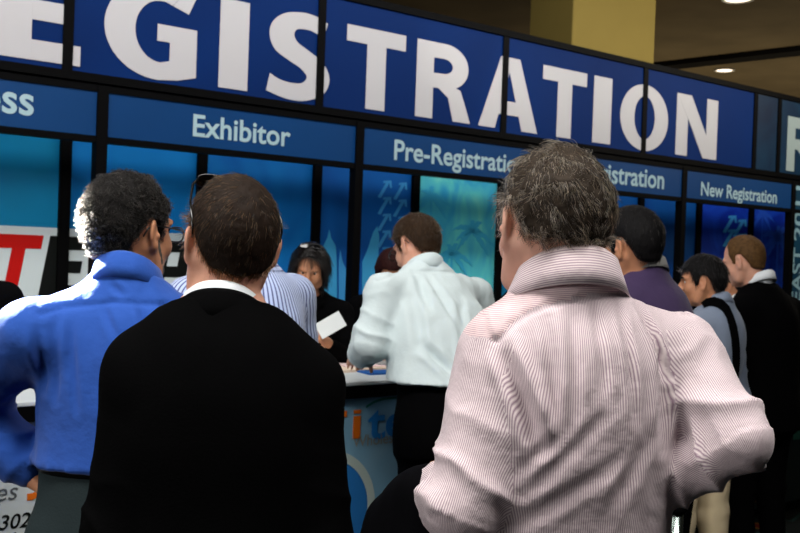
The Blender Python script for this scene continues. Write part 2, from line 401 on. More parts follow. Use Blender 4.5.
# giant letters
white_l = mat('white_letter_print', (194, 192, 195), 0.42, 0.3)
zl0 = sum(wall(x, y, .06)[1] for x, y in ((235, 88.4), (373, 109), (443, 121), (695, 158)))/4
zl1 = sum(wall(x, y, .06)[1] for x, y in ((373, 28), (560, 68), (597, 76.6), (695, 97)))/4
print('letters', zl0, zl1)
CH = zl1-zl0
def arc(cx, cz, rx, rz, a0, a1, n=20):
    return [(cx+rx*math.cos(math.radians(a0+(a1-a0)*i/n)), cz+rz*math.sin(math.radians(a0+(a1-a0)*i/n))) for i in range(n+1)]
def glyph(ch):
    """list of convex-ish polygons / bands in a unit box (0..1 wide, 0..1 high)"""
    P = []; S = []
    if ch == 'I': P = [[(0, 0), (1, 0), (1, 1), (0, 1)]]
    if ch == 'T': P = [[(0, .80), (1, .80), (1, 1), (0, 1)], [(.34, 0), (.66, 0), (.66, .8), (.34, .8)]]
    if ch == 'E': P = [[(0, 0), (.42, 0), (.42, 1), (0, 1)], [(.42, .8), (.96, .8), (.96, 1), (.42, 1)], [(.42, .4), (.9, .4), (.9, .6), (.42, .6)], [(.42, 0), (1, 0), (1, .2), (.42, .2)]]
    if ch == 'N': P = [[(0, 0), (.27, 0), (.27, .62), (0, 1)], [(.73, .38), (1, 0), (1, 1), (.73, 1)], [(0, 1), (.27, .62), (.27, .62), (.34, 1)], [(.27, .62), (.66, 0), (1, 0), (.73, .38), (.34, 1)]]
    if ch == 'A': P = [[(0, 0), (.27, 0), (.49, .80), (.5, 1), (.34, 1)], [(.73, 0), (1, 0), (.66, 1), (.5, 1), (.49, .80)], [(.325, .2), (.675, .2), (.625, .39), (.375, .39)]]
    if ch == 'R':
        P = [[(0, 0), (.30, 0), (.30, 1), (0, 1)]]
        o = [(.30, 1)]+arc(.52, .705, .42, .295, 90, -90, 18)+[(.30, .41)]
        i = [(.30, .80)]+arc(.48, .705, .17, .1, 90, -90, 18)+[(.30, .60)]
        S = [(o, i)]
        P.append([(.30, .41), (.30, .58), (.55, .50), (.74, .44)]); P.append([(.40, .43), (.74, .46), (1.0, 0), (.68, 0)])
        P = P[:1]+[[(.36, .43), (.58, .48), (.80, .42), (.90, .22), (1.0, 0), (.68, 0), (.58, .30)]]
    if ch == 'O':
        S = [(arc(.5, .5, .5, .52, 0, 360, 48), arc(.5, .5, .215, .34, 0, 360, 48))]
    if ch == 'G':
        S = [(arc(.58, .5, .58, .52, 62, 270, 30)+[(1.0, .06)], arc(.60, .5, .28, .33, 66, 270, 30)+[(.72, .19)])]
        P = [[(.56, .40), (1.0, .40), (1.0, .58), (.56, .58)], [(.70, .1), (1.0, .06), (1.0, .45), (.70, .45)], [(.58, -.02), (.8, 0.005), (1.0, .06), (1.0, .2), (.7, .2), (.6, .17)]]
        S.append(([(.85, .96), (.98, .93)], [(.72, .80), (.90, .74)]))
    if ch == 'S':
        # outline of both sides of the stroke
        L = [(.93, .95), (.72, 1.01), (.5, 1.02), (.24, .97), (.06, .84), (.03, .68), (.12, .53), (.34, .43), (.52, .36), (.62, .27), (.54, .19), (.36, .175), (.18, .2), (.05, .25)]
        R = [(.86, .76), (.70, .82), (.56, .83), (.44, .81), (.40, .74), (.46, .66), (.62, .59), (.82, .50), (.95, .38), (.98, .24), (.88, .09), (.62, -.01), (.32, -.02), (.0, .045)]
        def cr(a):
            out = []
            for i in range(len(a)-1):
                p0, p1, p2, p3 = a[max(i-1, 0)], a[i], a[i+1], a[min(i+2, len(a)-1)]
                for q in range(5):
                    t = q/5
                    out.append(tuple(.5*((2*p1[k])+(-p0[k]+p2[k])*t+(2*p0[k]-5*p1[k]+4*p2[k]-p3[k])*t*t+(-p0[k]+3*p1[k]-3*p2[k]+p3[k])*t**3) for k in (0, 1)))
            out.append(a[-1]); return out
        S = [(cr(L), cr(R))]
    return P, S
def letter(ch, pxa, pxb, pym, name='giant_letter'):
    a, b = hx(pxa, pym), hx(pxb, pym); P, S = glyph(ch); mb = MB(); y0, y1 = HO-.004, HO-.0005
    f = lambda p: (a+(b-a)*p[0], zl0+CH*p[1])
    for i, poly in enumerate(P):
        mb.prism([f(p) for p in poly], y0-.0006*(i+1), y1)
    for i, (A, B) in enumerate(S): mb.strip([f(p) for p in A], [f(p) for p in B], y0-.0003*i, y1)
    return mb.build(name, white_l, hd)
wI = hx(249, 50)-hx(219, 50)
x80 = hx(80, 55); mbx = MB()
for ch, xa, xb, ym in (('G', 104, 197, 30), ('I', 219.5, 248.5, 40), ('S', 267, 331, 55), ('T', 346, 405, 62), ('R', 416, 471, 80), ('A', 479, 538, 95), ('T', 542, 586, 100), ('I', 593, 611, 110), ('O', 620, 668, 115), ('N', 676, 717, 125)):
    letter(ch, xa, xb, ym)
lx = lambda s: s
def letter_s(ch, a, b):
    P, S = glyph(ch); mb = MB(); f = lambda p: (a+(b-a)*p[0], zl0+CH*p[1])
    for i, poly in enumerate(P): mb.prism([f(p) for p in poly], HO-.0046-.0006*i, HO-.0005)
    for A, B in S: mb.strip([f(p) for p in A], [f(p) for p in B], HO-.004, HO-.0005)
    mb.build('giant_letter', grey_l if ch == 'R' else white_l, hd)
grey_l = mat('grey_letter_print', (150, 165, 165), 0.45, 0.3)
letter_s('E', x80-wI*2.25, x80)
x788 = hx(786, 165)
grey_l = mat('grey_letter_print', (150, 165, 165), 0.45, 0.3)
letter_s('R', x788, x788+wI*2.3)

# ------------------------------------------------------------------ sign strips on posts in front of the wall
SP = (posts[3]-posts[0])/4
sb = [posts[0]+SP*k for k in range(-1, 6)]
strip_m = print_mat('strip_blue_print', (4, 54, 104), (6, 62, 116), 0.5, (1, 1, 1), 0.3)
strip_l = mat('strip_lettering', (164, 192, 199), 0.5, 0.2)
fr2 = wall_empty('sign_frame', sb[0], SOFF)
tag(fr2, 'black post frame carrying the blue category signs over the counters', 'sign frame')
for x in sb:
    MB().box((x-sb[0]-.030, -0.02, 0), (x-sb[0]+.032, 0.05, z_st)).build('post', black, fr2)
MB().box((0, -.015, z_st-.036), (sb[-1]-sb[0], .045, z_st)).build('rail', black, fr2)
MB().box((0, -.015, z_sb), (sb[-1]-sb[0], .045, z_sb+.036)).build('rail', black, fr2)
slab = {0: 'blue sign strip ending in ess at the far left', 1: 'blue sign strip reading Exhibitor', 2: 'blue sign strip reading Pre-Registration left of the grey haired head', 3: 'blue sign strip reading Registration partly hidden right of the grey haired head', 4: 'blue sign strip reading New Registration'}
for k in range(5):
    e = wall_empty('category_sign', (sb[k]+sb[k+1])/2, SOFF); tag(e, slab[k], 'sign', 'category signs')
    h = SP/2-.032
    MB().box((-h, -.008, z_sb+.036), (h, .03, z_st-.036)).build('panel', strip_m, e)
    c0 = (sb[k]+sb[k+1])/2; mb = MB(); Y = -.0105
    g = lambda px, py: wall(px, py, SOFF)
    if k == 0: b_ = g(33, 115)[0]-c0; text_on(mb, 'Press', b_-.47, b_, g(20, 114)[1], Y)
    if k == 1: text_on(mb, 'Exhibitor', g(192, 135)[0]-c0, g(289.5, 143)[0]-c0, g(240, 141)[1], Y)
    if k == 2: text_on(mb, 'Pre-Registration', g(393, 160)[0]-c0, g(524, 170)[0]-c0, g(440, 164.5)[1], Y)
    if k == 3: text_on(mb, 'Pre-Registration', g(546, 180)[0]-c0, g(663, 185)[0]-c0, g(620, 184)[1], Y)
    if k == 4: text_on(mb, 'New Registration', g(700, 190)[0]-c0, g(776, 195)[0]-c0, g(740, 199.5)[1], Y)
    mb.build('lettering', strip_l, e)

# vertical banner standing beside the last sign post
e = wall_empty('vertical_banner', sb[5]+.38, SOFF); tag(e, 'dark teal vertical banner reading EAST 2011 upwards at the right edge', 'banner')
MB().box((-.325, -.008, .3), (.30, .02, z_st-.02)).build('panel', print_mat('banner_print', (10, 44, 66), (16, 64, 88), 1.5), e)
zA = wall(797, 284, SOFF)[1]; zB = wall(797, 186, SOFF)[1]
L_ = zB-zA+.18
for w_, a_, c_ in (('EAST', zA-.18, zA-.18+L_*.47), ('2011', zA-.18+L_*.53, zB)):
    mb = MB(); text_on(mb, w_, a_, c_, -.17, -.0105, cap=.17, vertical=True); mb.build('lettering', mat('banner_ink', (132, 168, 180), .5), e)
MB().box((-.34, -.02, 0), (.33, .05, .3)).build('foot_box', black, e)
# ------------------------------------------------------------------ counters
r = ray(366, 380); tt = 4.5/r.y; cpt = Vector((0, 0, EYE))+r*tt
COFF = (cpt-W0).dot(WN); CS = (cpt-W0).dot(WD); CZ = cpt.z
print('counter off', COFF, 'height', CZ, 'strips', SP)
top_m = mat('counter_top_laminate', (205, 212, 214), 0.35, 0.4)
CD = 0.55
cs = [sb[0]+SP*k for k in range(0, 7)]
shift = wall(366, 380, COFF)[0]
clab = ['white fronted counter unit with number text at lower left', 'counter unit with pale blue front and orange and blue logo', 'counter unit behind the pink striped shirt', 'counter unit right of the pink striped shirt', 'counter unit in front of the purple sweater man', 'dark counter unit with green sign at far right']
u0 = wall(60, 480, COFF)[0]+0.12                     # seam right of the white front
counters = []
for k in range(6):
    a = u0+(k-1)*SP*0.86; b_ = a+SP*0.86; e = wall_empty('registration_counter', (a+b_)/2, COFF); h = (b_-a)/2; counters.append((e, (a+b_)/2, h))
    tag(e, clab[k], 'counter', 'registration counters')
    fm = {0: mat('counter_white_front', (205, 214, 214), .5), 1: print_mat('counter_blue_front', (104, 166, 202), (160, 196, 214), 1.6, (1, 1, .7), .3)}.get(k, mat('counter_dark_front', (16, 26, 26), .5))
    MB().box((-h+.02, .03, .06), (h-.02, CD, CZ-.075)).build('body', black, e)
    MB().box((-h+.015, .0, .08), (h-.015, .03, CZ-.075)).build('front_panel', fm, e)
    MB().box((-h+.002, -.03, CZ-.075), (h-.002, CD+.02, CZ-.018)).build('edge_band', black, e, bevel=.004)
    MB().box((-h+.002, -.035, CZ-.018), (h-.002, CD+.025, CZ)).build('worktop', top_m, e, bevel=.004)
    MB().box((-h+.05, .05, 0), (h-.05, CD-.05, .06)).build('plinth', black, e)
cw = lambda px, py: wall(px, py, COFF)
def ctext(k, body, x0, x1, py, m, name='lettering', shear=0., off=.01, cap=None):
    e, c0, h = counters[k]; mb = MB(); text_on(mb, body, x0-c0, x1-c0, cw(366 if k == 2 else 20, py)[1] if not isinstance(py, float) else py, -.003, shear=shear, offset=off, cap=cap); return mb.build(name, m, e)
grey_ink = mat('grey_ink', (90, 96, 100), .5); orange_ink = mat('orange_ink', (226, 112, 20), .5); blue_ink = mat('sky_ink', (30, 128, 206), .5); green_ink = mat('green_ink', (30, 130, 120), .5)
k2 = lambda px, py: cw(px, py)
xr, zr = cw(17.5, 499); ctext(0, 'services', xr-.30, xr, float(zr), grey_ink, shear=.2, off=0)
xr, zr = cw(30, 526); ctext(0, '0302', xr-.145, xr, float(zr), black_ink, shear=.2, off=.012)
xr, zr = cw(34, 541); ctext(0, 'location', xr-.21, xr, float(zr), black_ink, shear=.2, off=.012)
# orange swoosh of the white front
e, c0, h = counters[0]; mb = MB()
pts = [cw(x, y) for x, y in ((27, 497), (32, 496.5), (37, 494), (41, 489), (44, 483))]
A = [(s-c0, z+.012) for s, z in pts]; B = [(s-c0, z-.012) for s, z in pts]
mb.strip(A, B, -.004, -.001); mb.build('orange_swoosh', orange_ink, e)
# logo of the blue front
e, c0, h = counters[1]
xi, zi = cw(352.5, 439); xj = cw(359.5, 439)[0]
mb = MB(); zt = cw(355, 416)[1]; zd0, zd1 = cw(355, 413.5)[1], cw(355, 410)[1]
mb.prism([(xi-c0, zi), (xj-c0, zi), (xj-c0, zt), (xi-c0, zt)], -.004, -.001); mb.prism([(xi-c0, zd0), (xj-c0, zd0), (xj-c0, zd1), (xi-c0, zd1)], -.004, -.001)
xk = cw(341, 415)[0]-c0; mb.prism([(xk, zt+.0), (xk+.03, zt), (xk+.03, zd1), (xk, zd1)], -.004, -.001)
mb.build('orange_lettering', orange_ink, e)
xa, za = cw(367, 439); mb = MB(); text_on(mb, 'tel', xa-c0, xa-c0+.27, za, -.004, offset=.02, cap=.155); mb.build('blue_lettering', blue_ink, e)
xa, za = cw(352, 447); mb = MB(); text_on(mb, 'Wholesale', xa-c0, xa-c0+.31, za, -.004, offset=.005); mb.build('small_lettering', mat('pale_grey_ink', (150, 150, 140), .5), e)
mb = MB(); pts = [cw(x, y) for x, y in ((366, 407), (374, 402), (383, 399), (395, 398), (410, 400))]
mb.strip([(s-c0, z+.007) for s, z in pts], [(s-c0, z-.004) for s, z in pts], -.004, -.001); mb.build('green_arc', green_ink, e)
cx, cz = cw(325, 512)
mb = MB(); mb.strip([(cx-c0+x, cz+z) for x, z in arc(0, 0, .27, .27, -40, 220, 40)], [(cx-c0+x, cz+z) for x, z in arc(0, 0, .23, .23, -40, 220, 40)], -.004, -.001); mb.build('pale_ring', mat('ring_ink', (190, 206, 200), .5), e)
mb = MB(); mb.strip([(cx-c0+x, cz+z) for x, z in arc(0, 0, .228, .228, -40, 220, 40)], [(cx-c0+x, cz+z) for x, z in arc(0, 0, .02, .02, -40, 220, 40)], -.0035, -.001); mb.build('blue_disc', mat('disc_ink', (40, 118, 190), .5), e)
# green sign of the far right counter
e, c0, h = counters[5]; s_, z_ = cw(793, 440); _, z2_ = cw(793, 396)
print('c5', c0, h, s_, z_, z2_)
mb = MB(); mb.prism([(s_-c0, z_), (min(s_-c0+.45, h-.02), z_), (min(s_-c0+.45, h-.02), z2_), (s_-c0, z2_)], -.006, -.001)
mb.build('green_sign', mat('green_sign_print', (24, 70, 58), .5), e)
mb = MB(); text_on(mb, '8', s_-c0+.01, s_-c0+.10, z_+.08, -.0075); mb.build('sign_number', mat('sign_number_ink', (120, 150, 140), .5), e)
mb = MB(); P_ = [cw(*q) for q in ((746.5, 492), (760, 492.5), (763, 502.5), (748, 502))]; mb.prism([(s-c0, z) for s, z in P_], -.004, -.001); mb.build('amber_print', mat('amber_ink', (120, 84, 24), .5), e)
mb = MB(); P_ = [cw(*q) for q in ((750.5, 492.2), (759, 492.6), (761.5, 499.5), (751.5, 499)) ]; mb.prism([(s-c0, z) for s, z in P_], -.006, -.003); mb.build('dark_red_print', mat('dark_red_ink', (96, 22, 14), .5), e)
# papers on the counter
def paper(name, label, px, py, w, d, ang, m, z, thick=.003, cat='paper'):
    r = ray(px, py); t = (CZ-EYE)/r.z; p = Vector((0, 0, EYE))+r*t
    o = MB().box((-w/2, -d/2, 0), (w/2, d/2, thick)).build(name, m); o.location = (p.x, p.y, CZ+z); o.rotation_euler = (0, 0, ang); tag(o, label, cat); return o
paper('paper_stack', 'stack of cream paper sheets on the counter left of the white shirt man', 352, 369, .30, .22, PHI+.1, mat('cream_paper', (226, 206, 186), .7), .001, .012, 'paper')
paper('paper_sheet', 'white sheet with pink edge lying on the paper stack', 360, 367.5, .22, .17, PHI-.25, mat('pinkish_paper', (232, 206, 206), .7), .0135)
paper('folder', 'blue folder lying on the counter front of the paper stack', 383, 373, .22, .12, PHI-.1, mat('blue_folder', (24, 84, 156), .5), .001, .008, 'folder')
paper('notepad', 'grey notepad on the counter beside the white shirt sleeve', 388, 366, .20, .14, PHI, mat('grey_pad', (150, 150, 150), .6), .001, .02, 'notepad')
# ------------------------------------------------------------------ soft-body modelling: distance fields turned into one continuous mesh
V3 = lambda p: np.array(p, dtype=float)
class Grid:
    def __init__(s, xs, ys, zs):
        s.x, s.y, s.z = (np.asarray(a, np.float32) for a in (xs, ys, zs)); s.v = np.full((len(xs), len(ys), len(zs)), 0.5, np.float32)
    def sl(s, lo, hi):
        out = []
        for a, l, h in zip((s.x, s.y, s.z), lo, hi):
            out.append(slice(max(0, np.searchsorted(a, l)-1), min(len(a), np.searchsorted(a, h)+1)))
        return tuple(out)
    def ev(s, prim, pad):
        f, lo, hi = prim; q = s.sl(np.array(lo)-pad, np.array(hi)+pad)
        if any(a.stop-a.start < 1 for a in q): return None, None
        return q, f(s.x[q[0]][:, None, None], s.y[q[1]][None, :, None], s.z[q[2]][None, None, :])
    def add(s, prim, k=0.02):
        q, d = s.ev(prim, k+0.03)
        if q is None: return
        v = s.v[q]; h = np.maximum(k-np.abs(v-d), 0)/k; s.v[q] = np.minimum(v, d)-h*h*k*0.25
    def cut(s, prim, k=0.01):
        q, d = s.ev(prim, k+0.03)
        if q is None: return
        d = -d; v = s.v[q]; h = np.maximum(k-np.abs(v-d), 0)/k; s.v[q] = np.maximum(v, d)+h*h*k*0.25
    def clip(s, f, k=0.006):
        d = f(s.x[:, None, None], s.y[None, :, None], s.z[None, None, :])+np.zeros_like(s.v)
        v = s.v; h = np.maximum(k-np.abs(v-d), 0)/k; s.v = np.maximum(v, d)+h*h*k*0.25
def cone(a, b, r1, r2=None):
    a, b = V3(a), V3(b); r2 = r1 if r2 is None else r2; ba = b-a; L = float(ba@ba)+1e-9; R = max(r1, r2)
    def f(X, Y, Z):
        px, py, pz = X-a[0], Y-a[1], Z-a[2]
        t = np.clip((px*ba[0]+py*ba[1]+pz*ba[2])/L, 0, 1)
        return np.sqrt((px-ba[0]*t)**2+(py-ba[1]*t)**2+(pz-ba[2]*t)**2)-(r1+(r2-r1)*t)
    return f, np.minimum(a, b)-R, np.maximum(a, b)+R
def ell(c, r, R=None):
    c, r = V3(c), V3(r); R = np.eye(3) if R is None else np.asarray(R, float); m = float(max(r))
    def f(X, Y, Z):
        px, py, pz = X-c[0], Y-c[1], Z-c[2]
        q = [R[0, i]*px+R[1, i]*py+R[2, i]*pz for i in range(3)]
        k0 = np.sqrt((q[0]/r[0])**2+(q[1]/r[1])**2+(q[2]/r[2])**2); k1 = np.sqrt((q[0]/r[0]**2)**2+(q[1]/r[1]**2)**2+(q[2]/r[2]**2)**2)+1e-6
        return k0*(k0-1)/k1
    return f, c-m, c+m
def stack(rows, z0=None, z1=None):
    """a trunk: rows of (z, cx, cy, rx, ry, n) from low to high, ellipse-like level curves"""
    A = np.array(rows, float); zz = np.linspace(A[0, 0], A[-1, 0], 240); C = []
    for j in range(1, A.shape[1]):
        d = np.gradient(A[:, j], A[:, 0]) if len(A) > 2 else np.full(len(A), (A[-1, j]-A[0, j])/(A[-1, 0]-A[0, 0]))
        i = np.clip(np.searchsorted(A[:, 0], zz, side='right')-1, 0, len(A)-2); hh = A[i+1, 0]-A[i, 0]; t = (zz-A[i, 0])/hh
        C.append((2*t**3-3*t**2+1)*A[i, j]+(t**3-2*t**2+t)*hh*d[i]+(-2*t**3+3*t**2)*A[i+1, j]+(t**3-t**2)*hh*d[i+1])
    z0 = A[0, 0] if z0 is None else z0; z1 = A[-1, 0] if z1 is None else z1
    def f(X, Y, Z):
        P = [np.interp(Z, zz, c) for c in C]; cx, cy, rx, ry, n = P
        k = (np.abs((X-cx)/rx)**n+np.abs((Y-cy)/ry)**n)**(1/n)
        d = (k-1)*np.minimum(rx, ry)*np.clip(0.55+0.45*k, .6, 1.2)
        cap = np.maximum(z0-Z, Z-z1)
        return np.maximum(d, cap)
    m = np.array([A[:, 1].min()-A[:, 3].max(), A[:, 2].min()-A[:, 4].max(), z0]), np.array([A[:, 1].max()+A[:, 3].max(), A[:, 2].max()+A[:, 4].max(), z1])
    return f, m[0], m[1]
def nets(g):
    """naive surface nets -> verts, quads"""
    v = g.v; s = v < 0; n = np.array(v.shape)
    c = [s[i:n[0]-1+i, j:n[1]-1+j, k:n[2]-1+k] for i in (0, 1) for j in (0, 1) for k in (0, 1)]
    mixed = ~(np.logical_and.reduce(c)) & np.logical_or.reduce(c)
    I = np.argwhere(mixed); idx = np.full(mixed.shape, -1, np.int64); idx[mixed] = np.arange(len(I))
    acc = np.zeros((len(I), 3)); cnt = np.zeros(len(I)); ax = (g.x, g.y, g.z)
    for a in range(3):
        o1, o2 = [b for b in range(3) if b != a]
        for p in (0, 1):
            for q in (0, 1):
                st = I.copy(); st[:, o1] += p; st[:, o2] += q; en = st.copy(); en[:, a] += 1
                v0 = v[tuple(st.T)]; v1 = v[tuple(en.T)]; m = (v0 < 0) != (v1 < 0)
                t = v0[m]/(v0[m]-v1[m]); P = np.empty((m.sum(), 3))
                P[:, a] = ax[a][st[m, a]]+(ax[a][en[m, a]]-ax[a][st[m, a]])*t; P[:, o1] = ax[o1][st[m, o1]]; P[:, o2] = ax[o2][st[m, o2]]
                acc[m] += P; cnt[m] += 1
    V = acc/cnt[:, None]; F = []
    for a in range(3):
        o1, o2 = [(1, 2), (2, 0), (0, 1)][a]
        sl0 = [slice(None)]*3; sl1 = [slice(None)]*3; sl0[a] = slice(0, -1); sl1[a] = slice(1, None)
        A, B = s[tuple(sl0)], s[tuple(sl1)]
        E = np.argwhere(A != B); E = E[(E[:, o1] > 0) & (E[:, o2] > 0) & (E[:, o1] < n[o1]-1) & (E[:, o2] < n[o2]-1)]
        if not len(E): continue
        inside = A[tuple(E.T)]
        def cell(d1, d2):
            q = E.copy(); q[:, o1] -= d1; q[:, o2] -= d2; return idx[tuple(q.T)]
        q = np.stack([cell(0, 0), cell(1, 0), cell(1, 1), cell(0, 1)], 1)
        q[~inside] = q[~inside][:, ::-1]; F.append(q)
    return V, np.concatenate(F)
def smooth(V, F, it=1, lam=.5):
    for _ in range(it):
        s = np.zeros_like(V); c = np.zeros(len(V))
        for i in range(4):
            np.add.at(s, F[:, i], V[F[:, (i+1) % 4]]+V[F[:, (i-1) % 4]]); np.add.at(c, F[:, i], 2)
        V = V+(s/c[:, None]-V)*lam
    return V
def normals(V, F):
    d = np.cross(V[F[:, 2]]-V[F[:, 0]], V[F[:, 3]]-V[F[:, 1]]); N = np.zeros_like(V)
    for i in range(4): np.add.at(N, F[:, i], d)
    return N/(np.linalg.norm(N, axis=1)[:, None]+1e-12)
def vnoise(P, seed=0):
    P = P+seed*17.31; i = np.floor(P).astype(np.int64); f = P-i; f = f*f*(3-2*f); out = 0
    def h(a):
        n = (a[:, 0]*73856093) ^ (a[:, 1]*19349663) ^ (a[:, 2]*83492791); n = (n ^ (n >> 13))*1274126177; return ((n ^ (n >> 16)) & 0xffff)/65535.0
    for dx in (0, 1):
        for dy in (0, 1):
            for dz in (0, 1):
                w = (f[:, 0] if dx else 1-f[:, 0])*(f[:, 1] if dy else 1-f[:, 1])*(f[:, 2] if dz else 1-f[:, 2])
                out = out+w*h(i+np.array([dx, dy, dz]))
    return out*2-1
def mesh_obj(name, V, F, mats, parent, uv=None, mi=None):
    me = bpy.data.meshes.new(name); n = len(F)
    me.vertices.add(len(V)); me.vertices.foreach_set('co', V.astype(np.float32).ravel())
    me.loops.add(n*4); me.loops.foreach_set('vertex_index', F.astype(np.int32).ravel())
    me.polygons.add(n); me.polygons.foreach_set('loop_start', np.arange(0, n*4, 4, dtype=np.int32))
    me.polygons.foreach_set('use_smooth', np.ones(n, bool))
    if mi is not None: me.polygons.foreach_set('material_index', mi.astype(np.int32))
    me.update(calc_edges=True)
    if uv is not None:
        l = me.uv_layers.new(name='UVMap'); l.data.foreach_set('uv', uv.astype(np.float32).ravel())
    return link(name, me, parent, mats if isinstance(mats, (list, tuple)) else [mats])

def spacing(lo, hi, fine=(), h=.008, hf=.004):
    """grid lines with a finer stretch"""
    out = [lo]
    while out[-1] < hi:
        x = out[-1]; out.append(x+(hf if any(a <= x <= b for a, b in fine) else h))
    return out
def rot(yaw=0, pitch=0, roll=0):
    """head frame: yaw turns left (+), pitch nods down (+), roll tilts to the right (+)"""
    return np.array(Matrix.Rotation(yaw, 3, 'Z') @ Matrix.Rotation(-pitch, 3, 'X') @ Matrix.Rotation(roll, 3, 'Y'))

# ------------------------------------------------------------------ people
def skin_mat(name, rgb):
    return mat(name, rgb, .55, .35, sss=.12, bump=.05, bscale=220, var=.08, vscale=25)
SKIN = skin_mat('fair_skin', (208, 154, 130)); SKIN2 = skin_mat('tan_skin', (192, 134, 100)); SKIN3 = skin_mat('pale_skin', (206, 158, 138))
eye_w = mat('eye_white', (225, 222, 218), .2, .5); iris_m = mat('iris', (50, 34, 22), .2, .5); lens_m = mat('spectacle_lens', (235, 240, 242), .02, .4, trans=1)
shoe_m = mat('shoe_leather', (16, 14, 13), .35, .4)

class Person: pass
def person(label, foot, yaw, H=1.78, J=None, W_=None, head=None, girth=1.0, sw=.19, skin=SKIN, lo=0.009, hi=0.0045, neckr=.056, name='person', curl=.5, palmn=None, hscale=1.0, ears=True, pelvis_shift=(0, 0)):
    p = Person(); s = H/1.78; p.s = s; p.girth = girth
    root = empty(name, (foot[0], foot[1], 0), yaw); tag(root, label, 'person'); p.root = root; p.yaw = yaw
    M = Matrix.Translation((foot[0], foot[1], 0)) @ Matrix.Rotation(yaw, 4, 'Z'); Mi = M.inverted(); p.M, p.Mi = M, Mi
    px, py = pelvis_shift
    j = {'neck': (0, -.01, 1.49), 'head': (0, .03, 1.655)}
    for sd, x in (('L', -1), ('R', 1)):
        j['sh'+sd] = (x*sw, -.01, 1.445); j['el'+sd] = (x*(sw+.055), -.03, 1.145); j['wr'+sd] = (x*(sw+.07), .07, .905)
        j['hip'+sd] = (x*.09+px, py, .92); j['kn'+sd] = (x*.105, .015, .5); j['an'+sd] = (x*.115, -.03, .09)
    j = {k: V3(v)*s for k, v in j.items()}
    for k, v in (J or {}).items(): j[k] = V3(v)
    for k, v in (W_ or {}).items(): j[k] = V3(Mi @ Vector(v))
    p.j = j; hy, hp, hr = head or (0, 0, 0); p.HR = rot(hy, hp, hr); p.hs = s*hscale
    p.zp, p.zn = .90*s, j['neck'][2]
    p.pel = V3((px, py, p.zp))
    def spine(t):
        """centre of the trunk at height fraction t (0 pelvis, 1 neck)"""
        e = np.clip(t, 0, 2); e = e*e*(1.6-.6*e) if e < 1 else e
        return p.pel[:2]+(j['neck'][:2]-p.pel[:2])*e
    p.spine = spine
    def rows(T, ease=0, ex=0):
        out = []
        for t, rx, ry, dy, n in T:
            c = spine(t); z = p.zp+t*(p.zn-p.zp)
            out.append((z, c[0], c[1]+dy*s, rx*s*girth+ease+ex, ry*s*girth+ease, n))
        return out
    p.rows = rows
    # body: one continuous figure
    P = np.array(list(j.values())); mn = P.min(0)-.2; mx = P.max(0)+.2; mn[2] = -.01; mx[2] = j['head'][2]+.2
    hc = j['head']
    g = Grid(spacing(mn[0], mx[0], [(hc[0]-.13, hc[0]+.13)], lo, hi), spacing(mn[1], mx[1], [(hc[1]-.15, hc[1]+.16)], lo, hi), spacing(mn[2], mx[2], [(hc[2]-.16, hc[2]+.15)], lo, hi))
    g.add(stack(rows([(-.14, .150, .105, 0, 2.2), (0, .162, .112, -.01, 2.3), (.2, .150, .102, 0, 2.3), (.42, .146, .100, .0, 2.3), (.65, .162, .112, -.005, 2.3), (.80, .150, .104, -.01, 2.2), (.90, .105, .085, -.015, 2.1), (1.0, .062, .062, -.005, 2)])), .03)
    nk = j['neck']; hb = hc+p.HR@(V3((0, -.018, -.05))*p.hs)
    g.add(cone(nk-V3((0, 0, .03)), hb, neckr*s*1.04, neckr*s*.98), .03)
    for sd, x in (('L', -1), ('R', 1)):
        sh, el, wr = j['sh'+sd], j['el'+sd], j['wr'+sd]
        c8 = spine(.86); inner = V3((c8[0]+x*.07*s, c8[1]-.01, p.zp+.88*(p.zn-p.zp)))
        g.add(cone(inner, sh, .062*s, .052*s), .05); g.add(cone(nk+V3((x*.022*s, -.012*s, -.005)), (inner+sh)/2, .034*s, .042*s), .04)
        g.add(cone(sh, el, .050*s, .040*s), .03); g.add(cone(el, wr, .040*s, .027*s), .02)
        g.add(cone(j['hip'+sd], j['kn'+sd], .080*s, .052*s), .05); g.add(cone(j['kn'+sd], j['an'+sd], .050*s, .036*s), .03)
        an = j['an'+sd]; g.add(cone((an[0], an[1], .05), (an[0], an[1]+.15*s, .035), .036*s, .03*s), .03)
        hand(g, p, wr, el, sd, s, curl if not isinstance(curl, dict) else curl.get(sd, .5), (palmn or {}).get(sd))
    face(g, p, hc, ears)
    V, F = nets(g); V = smooth(V, F, 1, .4)
    body = mesh_obj('body', V, F, [skin], root); p.body = body
    # eyes
    for x in (-1, 1):
        c = hc+p.HR@(V3((x*.031, .072, .004))*p.hs); d = p.HR@V3((0, 1, -.05))
        bm = MB(); n = 12
        Rz = Vector(d).to_track_quat('Z', 'Y').to_matrix()
        prof = [(math.sin(a)*.0118*p.hs, math.cos(a)*.0118*p.hs) for a in np.linspace(math.pi, 0.0, 9)]
        vs = []; fs = []; ms = []
        for r_, z_ in prof:
            for k in range(n):
                q = Rz @ Vector((r_*math.cos(2*math.pi*k/n), r_*math.sin(2*math.pi*k/n), z_)); vs.append(tuple(Vector(c)+q))
        for i in range(8):
            for k in range(n):
                fs.append((i*n+k, i*n+(k+1) % n, (i+1)*n+(k+1) % n, (i+1)*n+k)); ms.append(1 if i >= 6 else 0)
        bm.v, bm.f, bm.m = vs, fs, ms; bm.build('eye', [eye_w, iris_m], root, True)
    return p
